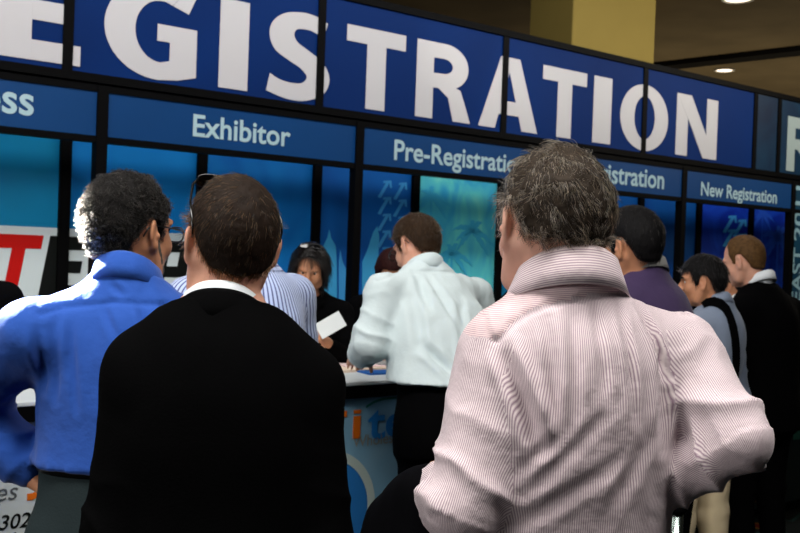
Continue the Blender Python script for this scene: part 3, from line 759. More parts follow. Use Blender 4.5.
def hand(g, p, wr, el, sd, s, curl, pn=None, h=None):
    """palm, four bent fingers of different length and a thumb from the side of the palm"""
    d = wr-el; d /= np.linalg.norm(d); x = -1 if sd == 'L' else 1
    n = V3(pn) if pn is not None else V3((-x, 0, 0)); n = n-d*(n@d); n /= np.linalg.norm(n)      # palm normal
    w = np.cross(d, n)*(1 if sd == 'R' else -1); w /= np.linalg.norm(w)                           # towards the thumb
    if pn is None and w[1] < 0: w = -w
    k = s*.98
    for q in (-1, 0, 1):
        g.add(cone(wr+w*q*.012*k, wr+d*.085*k+w*q*.026*k, .015*k, .0135*k), .012)
    for i, (off, L) in enumerate(((.032, .070), (.011, .078), (-.011, .072), (-.031, .056))):
        a = wr+d*.082*k+w*off*k; dd = d.copy(); ang = 0
        for q, fr in enumerate((.45, .31, .26)):
            ang += curl*(.55, .75, .5)[q]; dd = d*math.cos(ang)+n*math.sin(ang)
            b = a+dd*L*fr*k; g.add(cone(a, b, (.0098-.0010*q)*k, (.0090-.0010*q)*k), .004); a = b
    a = wr+d*.022*k+w*.022*k; t1 = d*.55+w*.72+n*.35; t1 /= np.linalg.norm(t1); b = a+t1*.042*k; g.add(cone(a, b, .0150*k, .0115*k), .012)
    t2 = d*.85+w*.25+n*.42*(1+curl); t2 /= np.linalg.norm(t2); c = b+t2*.032*k; g.add(cone(b, c, .0112*k, .0098*k), .005)
    g.add(cone(c, c+(t2+n*curl*.5)*.022*k, .0100*k, .0082*k), .005)
def face(g, p, hc, ears=True):
    R, s = p.HR, p.hs; A = lambda q: hc+R@(V3(q)*s)
    def e(c, r, k=.02, RR=None):
        g.add(ell(A(c), V3(r)*s, R if RR is None else R@RR), k)
    e((0, -.014, .036), (.0745, .095, .086)); e((0, -.045, .012), (.066, .062, .064), .03)
    e((0, .030, -.018), (.060, .062, .080), .03); e((0, .036, -.070), (.048, .050, .040), .03); e((0, .070, -.096), (.021, .020, .018), .03)
    for x in (-1, 1):
        e((x*.040, .060, -.030), (.022, .022, .022), .025)          # cheek
        g.add(cone(A((x*.014, .090, .024)), A((x*.048, .074, .026)), .009*s, .008*s), .012)   # brow
        g.cut(ell(A((x*.031, .098, .004)), V3((.019, .016, .0125))*s, R), .012)
        g.add(cone(A((x*.053, .030, -.085)), A((x*.060, -.005, -.035)), .016*s, .018*s), .03) # jaw line
    g.add(cone(A((0, .090, .012)), A((0, .114, -.026)), .0085*s, .0125*s), .010)
    for x in (-1, 1): e((x*.012, .100, -.030), (.0085, .012, .008), .008)
    g.add(cone(A((-.018, .084, -.057)), A((.018, .084, -.057)), .0085*s, .0085*s), .008); g.add(cone(A((-.015, .083, -.068)), A((.015, .083, -.068)), .009*s, .009*s), .006)
    g.cut(cone(A((-.021, .094, -.0622)), A((.021, .094, -.0622)), .0026*s, .0026*s), .004)
    if ears:
        for x in (-1, 1):
            RR = np.array(Matrix.Rotation(x*.50, 3, 'Z') @ Matrix.Rotation(.20, 3, 'X'))
            c = V3((x*.081, -.010, -.006))
            e(c, (.0075, .0200, .0325), .006, RR); e(c+V3((-x*.002, .005, -.026)), (.0085, .012, .013), .008, RR)
            g.cut(ell(A(c+V3((x*.0080, .004, .003))), V3((.0065, .0135, .0225))*s, R@RR), .004)
            e(c+V3((x*.001, .012, -.004)), (.006, .006, .008), .005, RR); e(c+V3((-x*.010, .006, -.002)), (.008, .009, .016), .008, RR)

def regions(p, garment='shirt'):
    j = p.j; out = []
    for sd in ('L', 'R'):
        out.append((j['sh'+sd], j['el'+sd])); out.append((j['el'+sd], j['wr'+sd]))
    return out
def cloth_uv(p, V, F, sleeve_r=.065, sh_in=.0):
    """uv in metres per face corner: trunk from the spine outwards, each sleeve round its own axis"""
    j = p.j; C = V[F].mean(1); best = np.full(len(C), 1e9); reg = np.zeros(len(C), int); segs = [None]
    # trunk distance: how far outside the trunk's own width
    zt = np.clip((C[:, 2]-p.zp)/(p.zn-p.zp), 0, 1)
    for sd, x in (('L', -1), ('R', 1)):
        sh, el, wr = j['sh'+sd], j['el'+sd], j['wr'+sd]
        for a, b, r in ((sh, el, .062), (el, wr, .05)):
            segs.append((a, b)); ba = b-a; t = ((C-a)@ba)/(ba@ba); tc = np.clip(t, 0, 1); d = np.linalg.norm(C-a-ba*tc[:, None], axis=1)-r*p.s
            ok = t > (0.02 if a is sh else -1)
            m = ok & (d < best) & (d < .03); best[m] = d[m]; reg[m] = len(segs)-1
    tr = p.trunk_f(C[:, 0], C[:, 1], C[:, 2]); reg[tr < best-.004] = 0
    LV = V[F].reshape(-1, 3); LR = np.repeat(reg, 4); uv = np.zeros((len(LV), 2)); CC = np.repeat(C, 4, 0)
    m = LR == 0
    cy = np.interp(LV[:, 2], [p.zp, p.zn], [p.pel[1], j['neck'][1]]); cx = np.interp(LV[:, 2], [p.zp, p.zn], [p.pel[0], j['neck'][0]])
    ccy = np.interp(CC[:, 2], [p.zp, p.zn], [p.pel[1], j['neck'][1]]); ccx = np.interp(CC[:, 2], [p.zp, p.zn], [p.pel[0], j['neck'][0]])
    def ang(x, y): return np.arctan2(x, -y*1.35)
    a = ang(LV[:, 0]-cx, LV[:, 1]-cy); ac = ang(CC[:, 0]-ccx, CC[:, 1]-ccy); a = ac+(a-ac+np.pi) % (2*np.pi)-np.pi
    uv[m, 0] = (a*.185)[m]; uv[m, 1] = LV[m, 2]
    for i, sg in enumerate(segs):
        if sg is None: continue
        m = LR == i; A, B = sg; d = (B-A)/np.linalg.norm(B-A); up = V3((0, 1, 0.3)); e1 = up-d*(up@d); e1 /= np.linalg.norm(e1); e2 = np.cross(d, e1)
        q = LV[m]-A; qc = CC[m]-A; a = np.arctan2(q@e2, q@e1); ac = np.arctan2(qc@e2, qc@e1); a = ac+(a-ac+np.pi) % (2*np.pi)-np.pi
        uv[m, 0] = a*sleeve_r*p.s+i*.37; uv[m, 1] = q@d
    return uv, reg
TRUNK = {
 'shirt': [(-.06, .165, .118, -.008, 2.3), (.05, .168, .120, -.008, 2.3), (.2, .162, .116, -.002, 2.3), (.42, .160, .112, 0, 2.3), (.65, .172, .120, -.006, 2.3), (.80, .156, .110, -.012, 2.2), (.90, .112, .090, -.016, 2.1), (1.0, .064, .066, -.010, 2), (1.10, .058, .060, -.006, 2)],
 'jacket': [(-.30, .200, .135, -.01, 2.4), (-.15, .196, .134, -.012, 2.4), (.05, .186, .130, -.010, 2.4), (.22, .180, .126, -.002, 2.4), (.42, .182, .126, 0, 2.4), (.65, .190, .132, -.006, 2.4), (.80, .172, .122, -.012, 2.3), (.90, .125, .098, -.018, 2.1), (1.02, .066, .068, -.010, 2)],
}
def top(p, mats, style='shirt', name='shirt', h=.0065, ease=.012, zlo=None, upper=.062, fore=.050, cuff=.036, wrinkle=.004, seed=1, yoke=None, bagginess=0.0, folds=(), cuff_t=.88, shoulder=.060, stripes_uv=True, neck_drop=.0, elbow_wr=1.0, blouse=.0, elk=.022):
    j, s = p.j, p.s; st = style if style in TRUNK else 'shirt'
    T = [list(r) for r in TRUNK[st]]
    for r in T:
        if r[0] < .5: r[1] += bagginess; r[2] += bagginess
        if blouse and r[0] < .3: r[1] += blouse; r[2] += blouse
    P = np.array([j[k] for k in ('neck', 'shL', 'shR', 'elL', 'elR', 'wrL', 'wrR')]+[p.pel]); mn = P.min(0)-.24; mx = P.max(0)+.22; mn[2] = min(mn[2], p.zp-.35*s if st == 'jacket' else p.zp-.08)
    mx[2] = max(j['neck'][2]+.08, max(j[k][2] for k in ('shL', 'shR', 'elL', 'elR', 'wrL', 'wrR'))+.1)
    g = Grid(np.arange(mn[0], mx[0], h), np.arange(mn[1], mx[1], h), np.arange(mn[2], mx[2], h))
    tr = stack(p.rows(T, ease), z0=zlo); p.trunk_f = tr[0]; g.add(tr, .03)
    c8 = p.spine(.86)
    for sd, x in (('L', -1), ('R', 1)):
        sh, el, wr = j['sh'+sd], j['el'+sd], j['wr'+sd]
        inner = V3((c8[0]+x*.07*s, c8[1]-.012, p.zp+.875*(p.zn-p.zp)))
        g.add(cone(inner, sh, .072*s, shoulder*s), .06); g.add(cone(j['neck']+V3((x*.026*s, -.016*s, -.008)), (inner+sh)/2+V3((0, 0, .002)), .042*s, .050*s), .05)
        g.add(cone(sh, el, upper*s, (upper+fore)*.5*s+.002), .035)
        we = el+(wr-el)*cuff_t; mid = el+(wr-el)*.72*cuff_t
        g.add(cone(el, mid, (upper+fore)*.5*s, fore*s*.92), elk); g.add(cone(mid, we, fore*s*.92, cuff*s), .02)
    # neckline: a tilted plane, higher at the back
    nk = j['neck']; zt = nk[2]+.022*s-neck_drop
    g.clip(lambda X, Y, Z: (Z-zt)+(Y-nk[1])*.45+0*X, .004)
    V, F = nets(g); V = smooth(V, F, 1, .5); N = normals(V, F)
    # folds of the cloth
    disp = np.zeros(len(V)); u = V.copy()
    tz = np.clip((V[:, 2]-p.zp)/(p.zn-p.zp), -1, 1.2)
    if wrinkle:
        warp = vnoise(u*6, seed)*.6
        n1 = vnoise(np.stack([u[:, 0]*17+warp, u[:, 1]*17, u[:, 2]*5.0+u[:, 0]*6], 1), seed+1)
        n2 = vnoise(np.stack([u[:, 0]*34+warp*2, u[:, 1]*34, u[:, 2]*11-u[:, 0]*14], 1), seed+2)
        n3 = vnoise(np.stack([u[:, 0]*9, u[:, 1]*9, u[:, 2]*16+warp], 1), seed+3)
        waist = np.exp(-((tz-.12)/.16)**2)
        disp += wrinkle*(n1*.9*(1-.55*np.clip(tz, 0, 1))+(.45*n2)+waist*n3*.8)
        for sd in 'LR':
            sh, el, wr = j['sh'+sd], j['el'+sd], j['wr'+sd]
            for a, b, r0 in ((sh, el, upper), (el, wr, fore)):
                ba = b-a; L = np.linalg.norm(ba); d = ba/L; t = ((V-a)@d)/L; q = V-a-np.outer(np.clip(t, 0, 1)*L, d); dist = np.linalg.norm(q, axis=1)
                w = np.exp(-np.maximum(dist-r0*s, 0)**2/.02**2)*(t > -.05)*(t < 1.1)
                near = np.exp(-((V-el)**2).sum(1)/.11**2)*elbow_wr+np.exp(-((V-wr)**2).sum(1)/.09**2)*.7+.15
                ph = t*L*78+2.2*vnoise(V*13, seed+5)+np.arctan2(q[:, 0], q[:, 1])*1.0
                rid = 1-np.abs(np.sin(ph*.5)); rid = rid**1.6
                disp += w*near*(rid*.0115-.0025)*(wrinkle/.004)
    for a, b, wd_, dp in folds:      # single creases drawn between two places on the cloth (local metres)
        a, b = V3(a)[[0, 2]], V3(b)[[0, 2]]; ba = b-a; Q = V[:, [0, 2]]; t = np.clip(((Q-a)@ba)/(ba@ba), 0, 1); dist = np.linalg.norm(Q-a-np.outer(t, ba), axis=1)
        e = np.sin(np.pi*np.clip(t, .02, .98))**.5*np.clip(.3-N[:, 1]*2, 0, 1)
        disp += dp*e*(np.exp(-(dist/wd_)**2)-.55*np.exp(-((dist-wd_*1.7)/(wd_*.8))**2))
    V = V+N*disp[:, None]
    uv, reg = cloth_uv(p, V, F); mi = np.zeros(len(F), int)
    if yoke is not None:
        yk = np.array(sorted([tuple(q) for q in yoke])); ny = p.j['neck'][1]
        C = V[F].mean(1); m = (C[:, 2] > np.interp(C[:, 0], yk[:, 0], yk[:, 1])) & (reg == 0) & (C[:, 1] < ny+.03)
        if len(mats) > 1: mi[m] = 1
        dz = V[:, 2]-np.interp(V[:, 0], yk[:, 0], yk[:, 1]); inx = (V[:, 0] > yk[0, 0]-.01) & (V[:, 0] < yk[-1, 0]+.01) & (V[:, 1] < ny+.02)
        V = V+N*((.0022*(1/(1+np.exp(-dz/.002)))*np.exp(-np.maximum(dz-.03, 0)/.03)-.0045*np.exp(-((dz+.004)/.0050)**2))*inx)[:, None]
    o = mesh_obj(name, V, F, mats if isinstance(mats, list) else [mats], p.root, uv, mi); p.top = o; return o

def collar(p, m, name='collar', r=.064, h=.046, fold=.042, tip=.075, drop=0.0, open_=.30, tilt=.42, thick=.003, flare=.016, lift=.0, n=56, ry=None, m_uv=True):
    """a turned-down collar round the neck, open in front"""
    s = p.s; nk = p.j['neck']; ry = ry or r*1.03; V = []; uv = []
    prof_n = 7
    A = np.linspace(open_, 2*math.pi-open_, n)
    for a in A:
        d = V3((math.sin(a), math.cos(a), 0)); front = (1+math.cos(a))/2; fl = (fold+(tip-fold)*front**5)*s
        base = nk+V3((d[0]*r*s, d[1]*ry*s, 0)); base[2] += (-d[1]*tilt*ry*s)+(.012-drop)*s+lift
        hh = h*s*(1-.35*front)
        up = V3((0, -.22*0, 1)); inw = d*(-.006*s)
        q = [base-up*.016*s, base+inw*.5+up*hh*.5, base+inw+up*hh, base+inw+d*.004*s+up*(hh+.003*s), base+d*.006*s+up*(hh-.002*s),
             base+d*(.006+flare*.55*(1+1.2*front**3))*s+up*(hh-fl*.55), base+d*(.006+flare*(1+1.6*front**3))*s+up*(hh-fl)]
        V += q; uv += [(x_, a*r*s) for x_ in np.linspace(0, .16, prof_n)]
    F = []
    for i in range(n-1):
        for k in range(prof_n-1):
            F.append((i*prof_n+k, i*prof_n+k+1, (i+1)*prof_n+k+1, (i+1)*prof_n+k))
    me = bpy.data.meshes.new(name); me.from_pydata([tuple(v) for v in V], [], F)
    l = me.uv_layers.new(name='UVMap')
    for lp in me.loops: l.data[lp.index].uv = uv[lp.vertex_index]
    me.polygons.foreach_set('use_smooth', [True]*len(F)); me.update()
    o = link(name, me, p.root, [m]); so = o.modifiers.new('thick', 'SOLIDIFY'); so.thickness = thick*s; so.offset = 0; return o

def bottom(p, m, name='trousers', h=.012, zhi=None, belt=None, waist=0.0, beltz=None, loose=1.0):
    j, s = p.j, p.s; zhi = zhi or p.zp+.10*(p.zn-p.zp)
    P = np.array([j[k] for k in ('hipL', 'hipR', 'knL', 'knR', 'anL', 'anR')]); mn = P.min(0)-.2; mx = P.max(0)+.2; mn[2] = -.01; mx[2] = zhi+.03
    g = Grid(np.arange(mn[0], mx[0], h), np.arange(mn[1], mx[1], h), np.arange(mn[2], mx[2], h))
    g.add(stack(p.rows([(-.16, .165, .122, -.012, 2.3), (-.05, .172, .128, -.014, 2.3), (.05, .166, .120, -.010, 2.3), (.25, .160, .114, -.004, 2.3), (.5, .158, .112, -.002, 2.3)], .012+waist)), .03)
    for sd in 'LR':
        g.add(cone(j['hip'+sd]-V3((0, .005, .0)), j['kn'+sd], .098*s*p.girth, .068*s*loose), .05); g.add(cone(j['kn'+sd], (j['an'+sd][0], j['an'+sd][1], .06), .068*s*loose, .060*s*loose), .04)
    g.clip(lambda X, Y, Z: Z-zhi+0*X+0*Y); g.clip(lambda X, Y, Z: .025-Z+0*X+0*Y)
    V, F = nets(g); V = smooth(V, F, 1); N = normals(V, F)
    d = vnoise(np.stack([V[:, 0]*14, V[:, 1]*14, V[:, 2]*5+V[:, 0]*8], 1), 4)*.005+vnoise(np.stack([V[:, 0]*9, V[:, 1]*9, V[:, 2]*22], 1), 9)*.004*np.exp(-((V[:, 2]-.5*s)/.2)**2)+.003*vnoise(np.stack([V[:, 0]*9, V[:, 1]*9, V[:, 2]*30], 1), 3)*(V[:, 2] < .25)
    mesh_obj(name, V+N*d[:, None], F, [m], p.root)
    if belt:
        r = p.rows([(-.05, .172, .128, -.014, 2.3), (.05, .166, .120, -.010, 2.3), (.25, .160, .114, -.004, 2.3), (.5, .158, .112, -.002, 2.3)], .015+waist); z = zhi-.012
        A = np.array(r); cx, cy, rx, ry = [np.interp(z, A[:, 0], A[:, k]) for k in (1, 2, 3, 4)]
        pts = []; n = 48; V = []; F = []
        for k in range(n):
            a = 2*math.pi*k/n; c, q = math.cos(a), math.sin(a); e = 2/2.3
            x = cx+rx*math.copysign(abs(c)**e, c); y = cy+ry*math.copysign(abs(q)**e, q)
            for dz in (-.018, .018): V.append((x, y, z+dz))
        F = [(2*k, 2*((k+1) % n), 2*((k+1) % n)+1, 2*k+1) for k in range(n)]
        me = bpy.data.meshes.new('belt'); me.from_pydata(V, [], F); me.polygons.foreach_set('use_smooth', [True]*n)
        o = link('belt', me, p.root, [belt]); so = o.modifiers.new('thick', 'SOLIDIFY'); so.thickness = .006; so.offset = 0
    for sd in 'LR':
        a = j['an'+sd]; gg = Grid(np.arange(a[0]-.08, a[0]+.08, .008), np.arange(a[1]-.12, a[1]+.26, .008), np.arange(-.012, .13, .008))
        gg.add(cone((a[0], a[1]-.03, .05), (a[0], a[1]+.15*s, .034), .045, .040), .03); gg.add(cone((a[0], a[1]-.01, .05), (a[0], a[1], .10), .045, .046), .03)
        gg.clip(lambda X, Y, Z: .002-Z+0*X+0*Y)
        V, F = nets(gg); mesh_obj('shoe', smooth(V, F), F, [shoe_m], p.root)

def hairline(nape=-.062, front=.078, side=-.018):
    return [(0, front), (30, front-.002), (45, .058), (54, .030), (60, side), (72, side), (79, .024), (90, .034), (103, .028), (116, -.010), (128, (nape-.02)*.6), (146, nape), (180, nape-.006)]
HAIRLINE = hairline()
def hair_cap(p, m, t=.012, line=None, curly=0.0, seed=3, h=.004, top_=0.0, back=0.0, side=0.0, freq=55, long=None, name='hair'):
    R, s = p.HR, p.hs; hc = p.j['head']; line = line or HAIRLINE
    A = lambda q: hc+R@(V3(q)*s)
    ext = .17*s+(0 if not long else long)
    g = Grid(np.arange(hc[0]-ext, hc[0]+ext, h), np.arange(hc[1]-ext, hc[1]+ext, h), np.arange(hc[2]-ext, hc[2]+.19*s, h))
    g.add(ell(A((0, -.014, .036+top_*.5)), (V3((.0745+side, .095+back*.5, .086+top_*.5))+t)*s, R), .02)
    g.add(ell(A((0, -.045-back*.5, .012)), (V3((.066+side*.7, .062+back*.5, .066))+t)*s, R), .03)
    g.add(cone(A((0, -.030, -.02)), A((0, -.036, -.10)), (.056+t*.9)*s, (.052+t*.45)*s), .03)
    g.add(ell(A((0, .030, -.018)), (V3((.060, .050, .080))+t*.8)*s, R), .02)
    if long:
        for x in (-1, 1):
            g.add(cone(A((x*.070, .0, .02)), A((x*.072, -.005, -.06))-V3((0, 0, long*.5)), .030*s, .022*s), .03)
        g.add(cone(A((0, -.05, 0)), A((0, -.06, -.08))-V3((0, 0, long*.6)), .07*s, .055*s), .03)
    la = np.array(line, float)
    X, Y, Z = g.x[:, None, None]-hc[0], g.y[None, :, None]-hc[1], g.z[None, None, :]-hc[2]
    q = [(R[0, i]*X+R[1, i]*Y+R[2, i]*Z)/s for i in range(3)]
    az = np.degrees(np.abs(np.arctan2(q[0], q[1]+.012))); zl = np.interp(az, la[:, 0], la[:, 1])-(long/s*.8 if long else 0)*(np.clip((az-75)/25, 0, 1))
    f = (zl-q[2])*s*.8; v = g.v; k = .008; hh = np.maximum(k-np.abs(v-f), 0)/k; g.v = np.maximum(v, f)+hh*hh*k*.25
    V, F = nets(g); V = smooth(V, F, 1); N = normals(V, F)
    d = curly*(vnoise(V*freq, seed)+.6*vnoise(V*freq*2.1, seed+1))+.0012*vnoise(np.stack([V[:, 0]*160, V[:, 1]*160, V[:, 2]*40], 1), seed+2)
    V = V+N*d[:, None]
    o = mesh_obj(name, V, F, [m], p.root); p.hairV, p.hairF, p.hair = V, F, o; return o
def strand_mat(name, c1, c2, rough=.35, split=.5, spec=0):
    if name in MATS: return MATS[name]
    m = bpy.data.materials.new(name); m.use_nodes = True; MATS[name] = m; nt = m.node_tree
    nt.nodes.remove(nt.nodes['Principled BSDF']); h = nt.nodes.new('ShaderNodeBsdfHairPrincipled'); h.model = 'CHIANG'; h.parametrization = 'COLOR'
    h.inputs['Roughness'].default_value = rough; h.inputs['Radial Roughness'].default_value = .45; h.inputs['IOR'].default_value = 1.32
    hi_ = nt.nodes.new('ShaderNodeHairInfo'); cr = nt.nodes.new('ShaderNodeValToRGB')
    cr.color_ramp.elements[0].color = (*lin(c1), 1); cr.color_ramp.elements[1].color = (*lin(c2), 1); cr.color_ramp.elements[0].position = split-.25; cr.color_ramp.elements[1].position = split+.3
    nt.links.new(hi_.outputs['Random'], cr.inputs[0]); nt.links.new(cr.outputs[0], h.inputs['Color'])
    nt.links.new(h.outputs[0], nt.nodes['Material Output'].inputs[0]); return m
def strands(p, m, count, length=.03, rad=.0004, curl=0.0, curl_turns=2.0, lift=.25, whorl=(0.02, -.06, .118), npt=7, jitter=.35, seed=5, clump=0, zmin=None, lenvar=.35, down=.35, grav=0.0, root_in=.004):
    """real hair strands combed away from the crown, children of the hair"""
    rng = np.random.default_rng(seed); V, F = p.hairV, p.hairF; R, s, hc = p.HR, p.hs, p.j['head']
    ar = np.linalg.norm(np.cross(V[F[:, 2]]-V[F[:, 0]], V[F[:, 3]]-V[F[:, 1]]), axis=1)
    N = normals(V, F); fi = rng.choice(len(F), count, p=ar/ar.sum()); w = rng.dirichlet((1, 1, 1, 1), count)
    P = (V[F[fi]]*w[:, :, None]).sum(1); n = (N[F[fi]]*w[:, :, None]).sum(1)
    L0 = (P-hc)@R/s; keep = np.ones(count, bool)
    for x in (-1, 1): keep &= (((L0-V3((x*.082, -.008, -.008)))/V3((.05, .028, .040)))**2).sum(1) > 1
    P, n = P[keep], n[keep]; count = len(P); n /= np.linalg.norm(n, axis=1)[:, None]+1e-9
    L = (P-hc)@R/s
    wh = V3(whorl); dirl = L-wh; dirl[:, 2] -= .0; dirl[:, 2] -= down*np.linalg.norm(L-wh, axis=1)
    D = dirl@R.T; D -= n*(D*n).sum(1)[:, None]; D /= np.linalg.norm(D, axis=1)[:, None]+1e-9
    if clump:      # neighbouring strands share a lean, so locks form
        ck = np.stack([vnoise(P*clump, 31), vnoise(P*clump, 32), vnoise(P*clump, 33)], 1)
        D = D+ck*1.1*jitter*2; D -= n*(D*n).sum(1)[:, None]
    D = D+rng.normal(0, jitter, D.shape)*.5; D -= n*(D*n).sum(1)[:, None]; D /= np.linalg.norm(D, axis=1)[:, None]+1e-9
    B = np.cross(n, D); ln = length*(1+rng.uniform(-lenvar, lenvar, count)); ph = rng.uniform(0, 6.28, count) if not clump else vnoise(P*clump*.8, 41)*6.28+rng.normal(0, .5, count)
    pos = np.zeros((count, npt, 3)); t = np.linspace(0, 1, npt)
    for i, tt in enumerate(t):
        a = ph+tt*curl_turns*6.28
        q = P-n*root_in+D*(ln*tt)[:, None]+n*(lift*ln*math.sin(tt*2.2)*.6)[:, None]+curl*min(1, tt*3)*(n*np.cos(a)[:, None]*.8+B*np.sin(a)[:, None])
        q[:, 2] -= grav*tt*tt*ln
        pos[:, i] = q
    cu = bpy.data.hair_curves.new('hair_strands'); cu.add_curves([npt]*count)
    cu.attributes['position'].data.foreach_set('vector', pos.astype(np.float32).ravel())
    rd = np.tile(np.linspace(1, .35, npt)*rad, count).astype(np.float32)
    at = cu.attributes.get('radius') or cu.attributes.new('radius', 'FLOAT', 'POINT'); at.data.foreach_set('value', rd)
    o = link('hair_strands', cu, p.hair, [m]); o['kind'] = 'stuff'; return o
def brows(p, m):
    for x in (-1, 1):
        A = lambda q: p.j['head']+p.HR@(V3(q)*p.hs)
        MB().tube([A((x*.015, .0985, .021)), A((x*.028, .0965, .028)), A((x*.042, .0875, .029)), A((x*.052, .076, .024))], [.003, .0042, .0038, .0015], 6).build('eyebrow', m, p.root, True)
def glasses(p, m, lens=lens_m, name='glasses', up=0.0, back=0.0, r=(.024, .017), tilt=0.0, lens_on=True, wide=0.0):
    A = lambda q: p.j['head']+p.HR@(V3(q)*p.hs); mb = MB()
    def T(q):
        x, y, z = q; c, s_ = math.cos(tilt), math.sin(tilt); y2 = y*c-z*s_; z2 = y*s_+z*c
        return A((x, y2+back, z2+up))
    lens_b = MB()
    for x in (-1, 1):
        cx = x*.033; P = [(cx+r[0]*math.copysign(abs(math.cos(a))**.7, math.cos(a)), .112-.10*(cx+r[0]*math.cos(a))**2*40*.1, .001+r[1]*math.copysign(abs(math.sin(a))**.7, math.sin(a))) for a in np.linspace(0, 2*math.pi, 25)]
        mb.tube([T(q) for q in P], .0019, 6)
        Q = [T(q) for q in P[:-1]]; n = len(Q); off = p.HR@V3((0, .0012, 0))
        lens_b.add(Q+[q+off for q in Q], [tuple(range(n)), tuple(range(2*n-1, n-1, -1))]+[(i, i+n, (i+1) % n+n, (i+1) % n) for i in range(n)])
        mb.tube([T((x*.056, .106, .008)), T((x*.070, .085, .010)), T((x*(.080+wide), .03, .012)), T((x*(.083+wide), -.01, .014)), T((x*(.082+wide), -.030, .004)), T((x*(.080+wide), -.040, -.014))], [.0026, .0026, .002, .002, .002, .0018], 6)
    mb.tube([T((-.010, .113, .006)), T((0, .116, .009)), T((.010, .113, .006))], .002, 6)
    o = mb.build(name, m, p.root, True)
    if lens_on: lens_b.build('lens', lens, o)
    return o
# ------------------------------------------------------------------ the people in the queue
cotton = lambda n, c, **k: mat(n, c, .75, .12, sheen=.15, bump=.38, bscale=24, **k)
suit_black = mat('black_wool', (4, 4, 4.5), .9, .03, bump=.1, bscale=200)
dark_cloth = mat('black_cloth', (5, 5, 6), .9, .03, bump=.1, bscale=150)
charcoal = mat('charcoal_trouser_cloth', (38, 48, 50), .85, .1, bump=.12, bscale=180)
belt_m = mat('belt_leather', (12, 12, 12), .4, .4)
white_c = cotton('white_collar_cotton', (226, 232, 236))
def hair_m(n, c): return mat(n, c, .7, .12, bump=.25, bscale=150, var=.3, vscale=60)
def local(p, px, py, d): return V3(p.Mi @ W(px, py, d))
def at(px, d):
    q = W(px, 255, d); return (q.x, q.y)

# 1 --- the man in the pink striped shirt, hands on hips
p1 = person('grey haired man in a pink striped shirt with one elbow out', at(566, 1.62), .16, 1.825, W_={
  'neck': W(566, 300, 1.60), 'head': W(552, 226, 1.625), 'shL': W(504, 352, 1.57), 'shR': W(678, 352, 1.63),
  'elR': W(733, 438, 1.53), 'wrR': W(664, 482, 1.61), 'elL': W(462, 505, 1.50), 'wrL': W(440, 488, 1.735)},
  head=(.10, .10, .03), girth=1.0, skin=SKIN3, curl={'L': 1.0, 'R': .9}, hscale=1.0, lo=.008, hi=.004)
pink = (224, 196, 198)
st1 = stripe_mat('pink_stripe_cloth', (222, 208, 208), (142, 116, 132), .0037, .58, .2)
st1b = stripe_mat('pink_stripe_yoke_cloth', (222, 202, 200), (164, 132, 144), .0029, .58, .2, axis=1)
def yk(p, pts): return [tuple(local(p, *q)[[0, 2]]) for q in pts]
def pf(p, a, b, d, w, dp): return (local(p, *a, d), local(p, *b, d), w, dp)
F1 = [pf(p1, (500, 345), (532, 445), 1.5, .012, -.013), (*pf(p1, (512, 345), (545, 430), 1.5, .012, .006),), pf(p1, (545, 318), (548, 420), 1.5, .008, -.007), pf(p1, (572, 312), (566, 430), 1.5, .008, -.006),
      pf(p1, (597, 306), (600, 400), 1.5, .008, -.006), pf(p1, (626, 305), (632, 420), 1.5, .007, -.006), pf(p1, (652, 306), (676, 380), 1.5, .008, -.008), pf(p1, (612, 400), (520, 490), 1.5, .010, -.004),
      pf(p1, (628, 450), (500, 530), 1.5, .012, -.004), pf(p1, (560, 425), (512, 470), 1.5, .010, -.004), pf(p1, (672, 350), (668, 450), 1.5, .012, -.008), pf(p1, (655, 430), (600, 520), 1.5, .012, -.004)]
top(p1, [st1, st1b], name='shirt', h=.0062, ease=.010, upper=.058, fore=.050, cuff=.044, wrinkle=.0042, seed=2, elk=.010, yoke=yk(p1, [(494, 336, 1.53), (508, 323, 1.525), (525, 312, 1.52), (550, 302, 1.51), (600, 293, 1.5), (630, 292, 1.5), (660, 296, 1.51), (700, 312, 1.56)]), bagginess=.006, folds=F1, shoulder=.058, blouse=.004, neck_drop=-.014, elbow_wr=1.25)
collar(p1, st1, r=.071, h=.037, fold=.054, tip=.100, flare=.018, open_=.22, tilt=.38, drop=-.006)
bottom(p1, charcoal, belt=belt_m)
hair1 = hair_m('grey_brown_hair', (44, 36, 28))
L1 = hairline(-.030)
hair_cap(p1, hair1, t=.005, curly=.0030, line=L1, freq=48)
sm1 = strand_mat('grey_brown_strands', (34, 26, 18), (160, 146, 124), split=.62)
strands(p1, sm1, 13000, length=.030, rad=.00050, curl=.0050, curl_turns=.8, lift=.0, jitter=.20, clump=30, npt=9, seed=3)
brows(p1, hair1)

# 2 --- the man in the black suit jacket
p2 = person('dark haired man in a black suit jacket with sunglasses pushed up on his head', at(226, 1.80), .06, 1.78, W_={
  'neck': W(222, 306, 1.80), 'head': W(231, 242, 1.825), 'shL': W(142, 368, 1.78), 'shR': W(308, 384, 1.82), 'elL': W(116, 530, 1.76), 'elR': W(320, 540, 1.80), 'wrL': W(112, 660, 1.84), 'wrR': W(322, 670, 1.88)}, head=(.36, .02, .02), girth=.92, skin=SKIN, hscale=.97)
for sd, x, ye in (('L', 117, 520), ('R', 322, 520)):
    pass
top(p2, [suit_black], style='jacket', name='suit_jacket', h=.007, ease=.008, upper=.058, fore=.054, cuff=.048, wrinkle=.0022, seed=8, zlo=.80, shoulder=.062, neck_drop=.03)
collar(p2, suit_black, name='jacket_collar', r=.073, h=.030, fold=.050, tip=.10, flare=.012, tilt=.42, drop=.043, open_=.5, thick=.004)
collar(p2, white_c, name='shirt_collar', r=.062, h=.036, fold=.046, tip=.06, flare=.005, tilt=.42, drop=.030, open_=.2, thick=.002)
bottom(p2, suit_black)
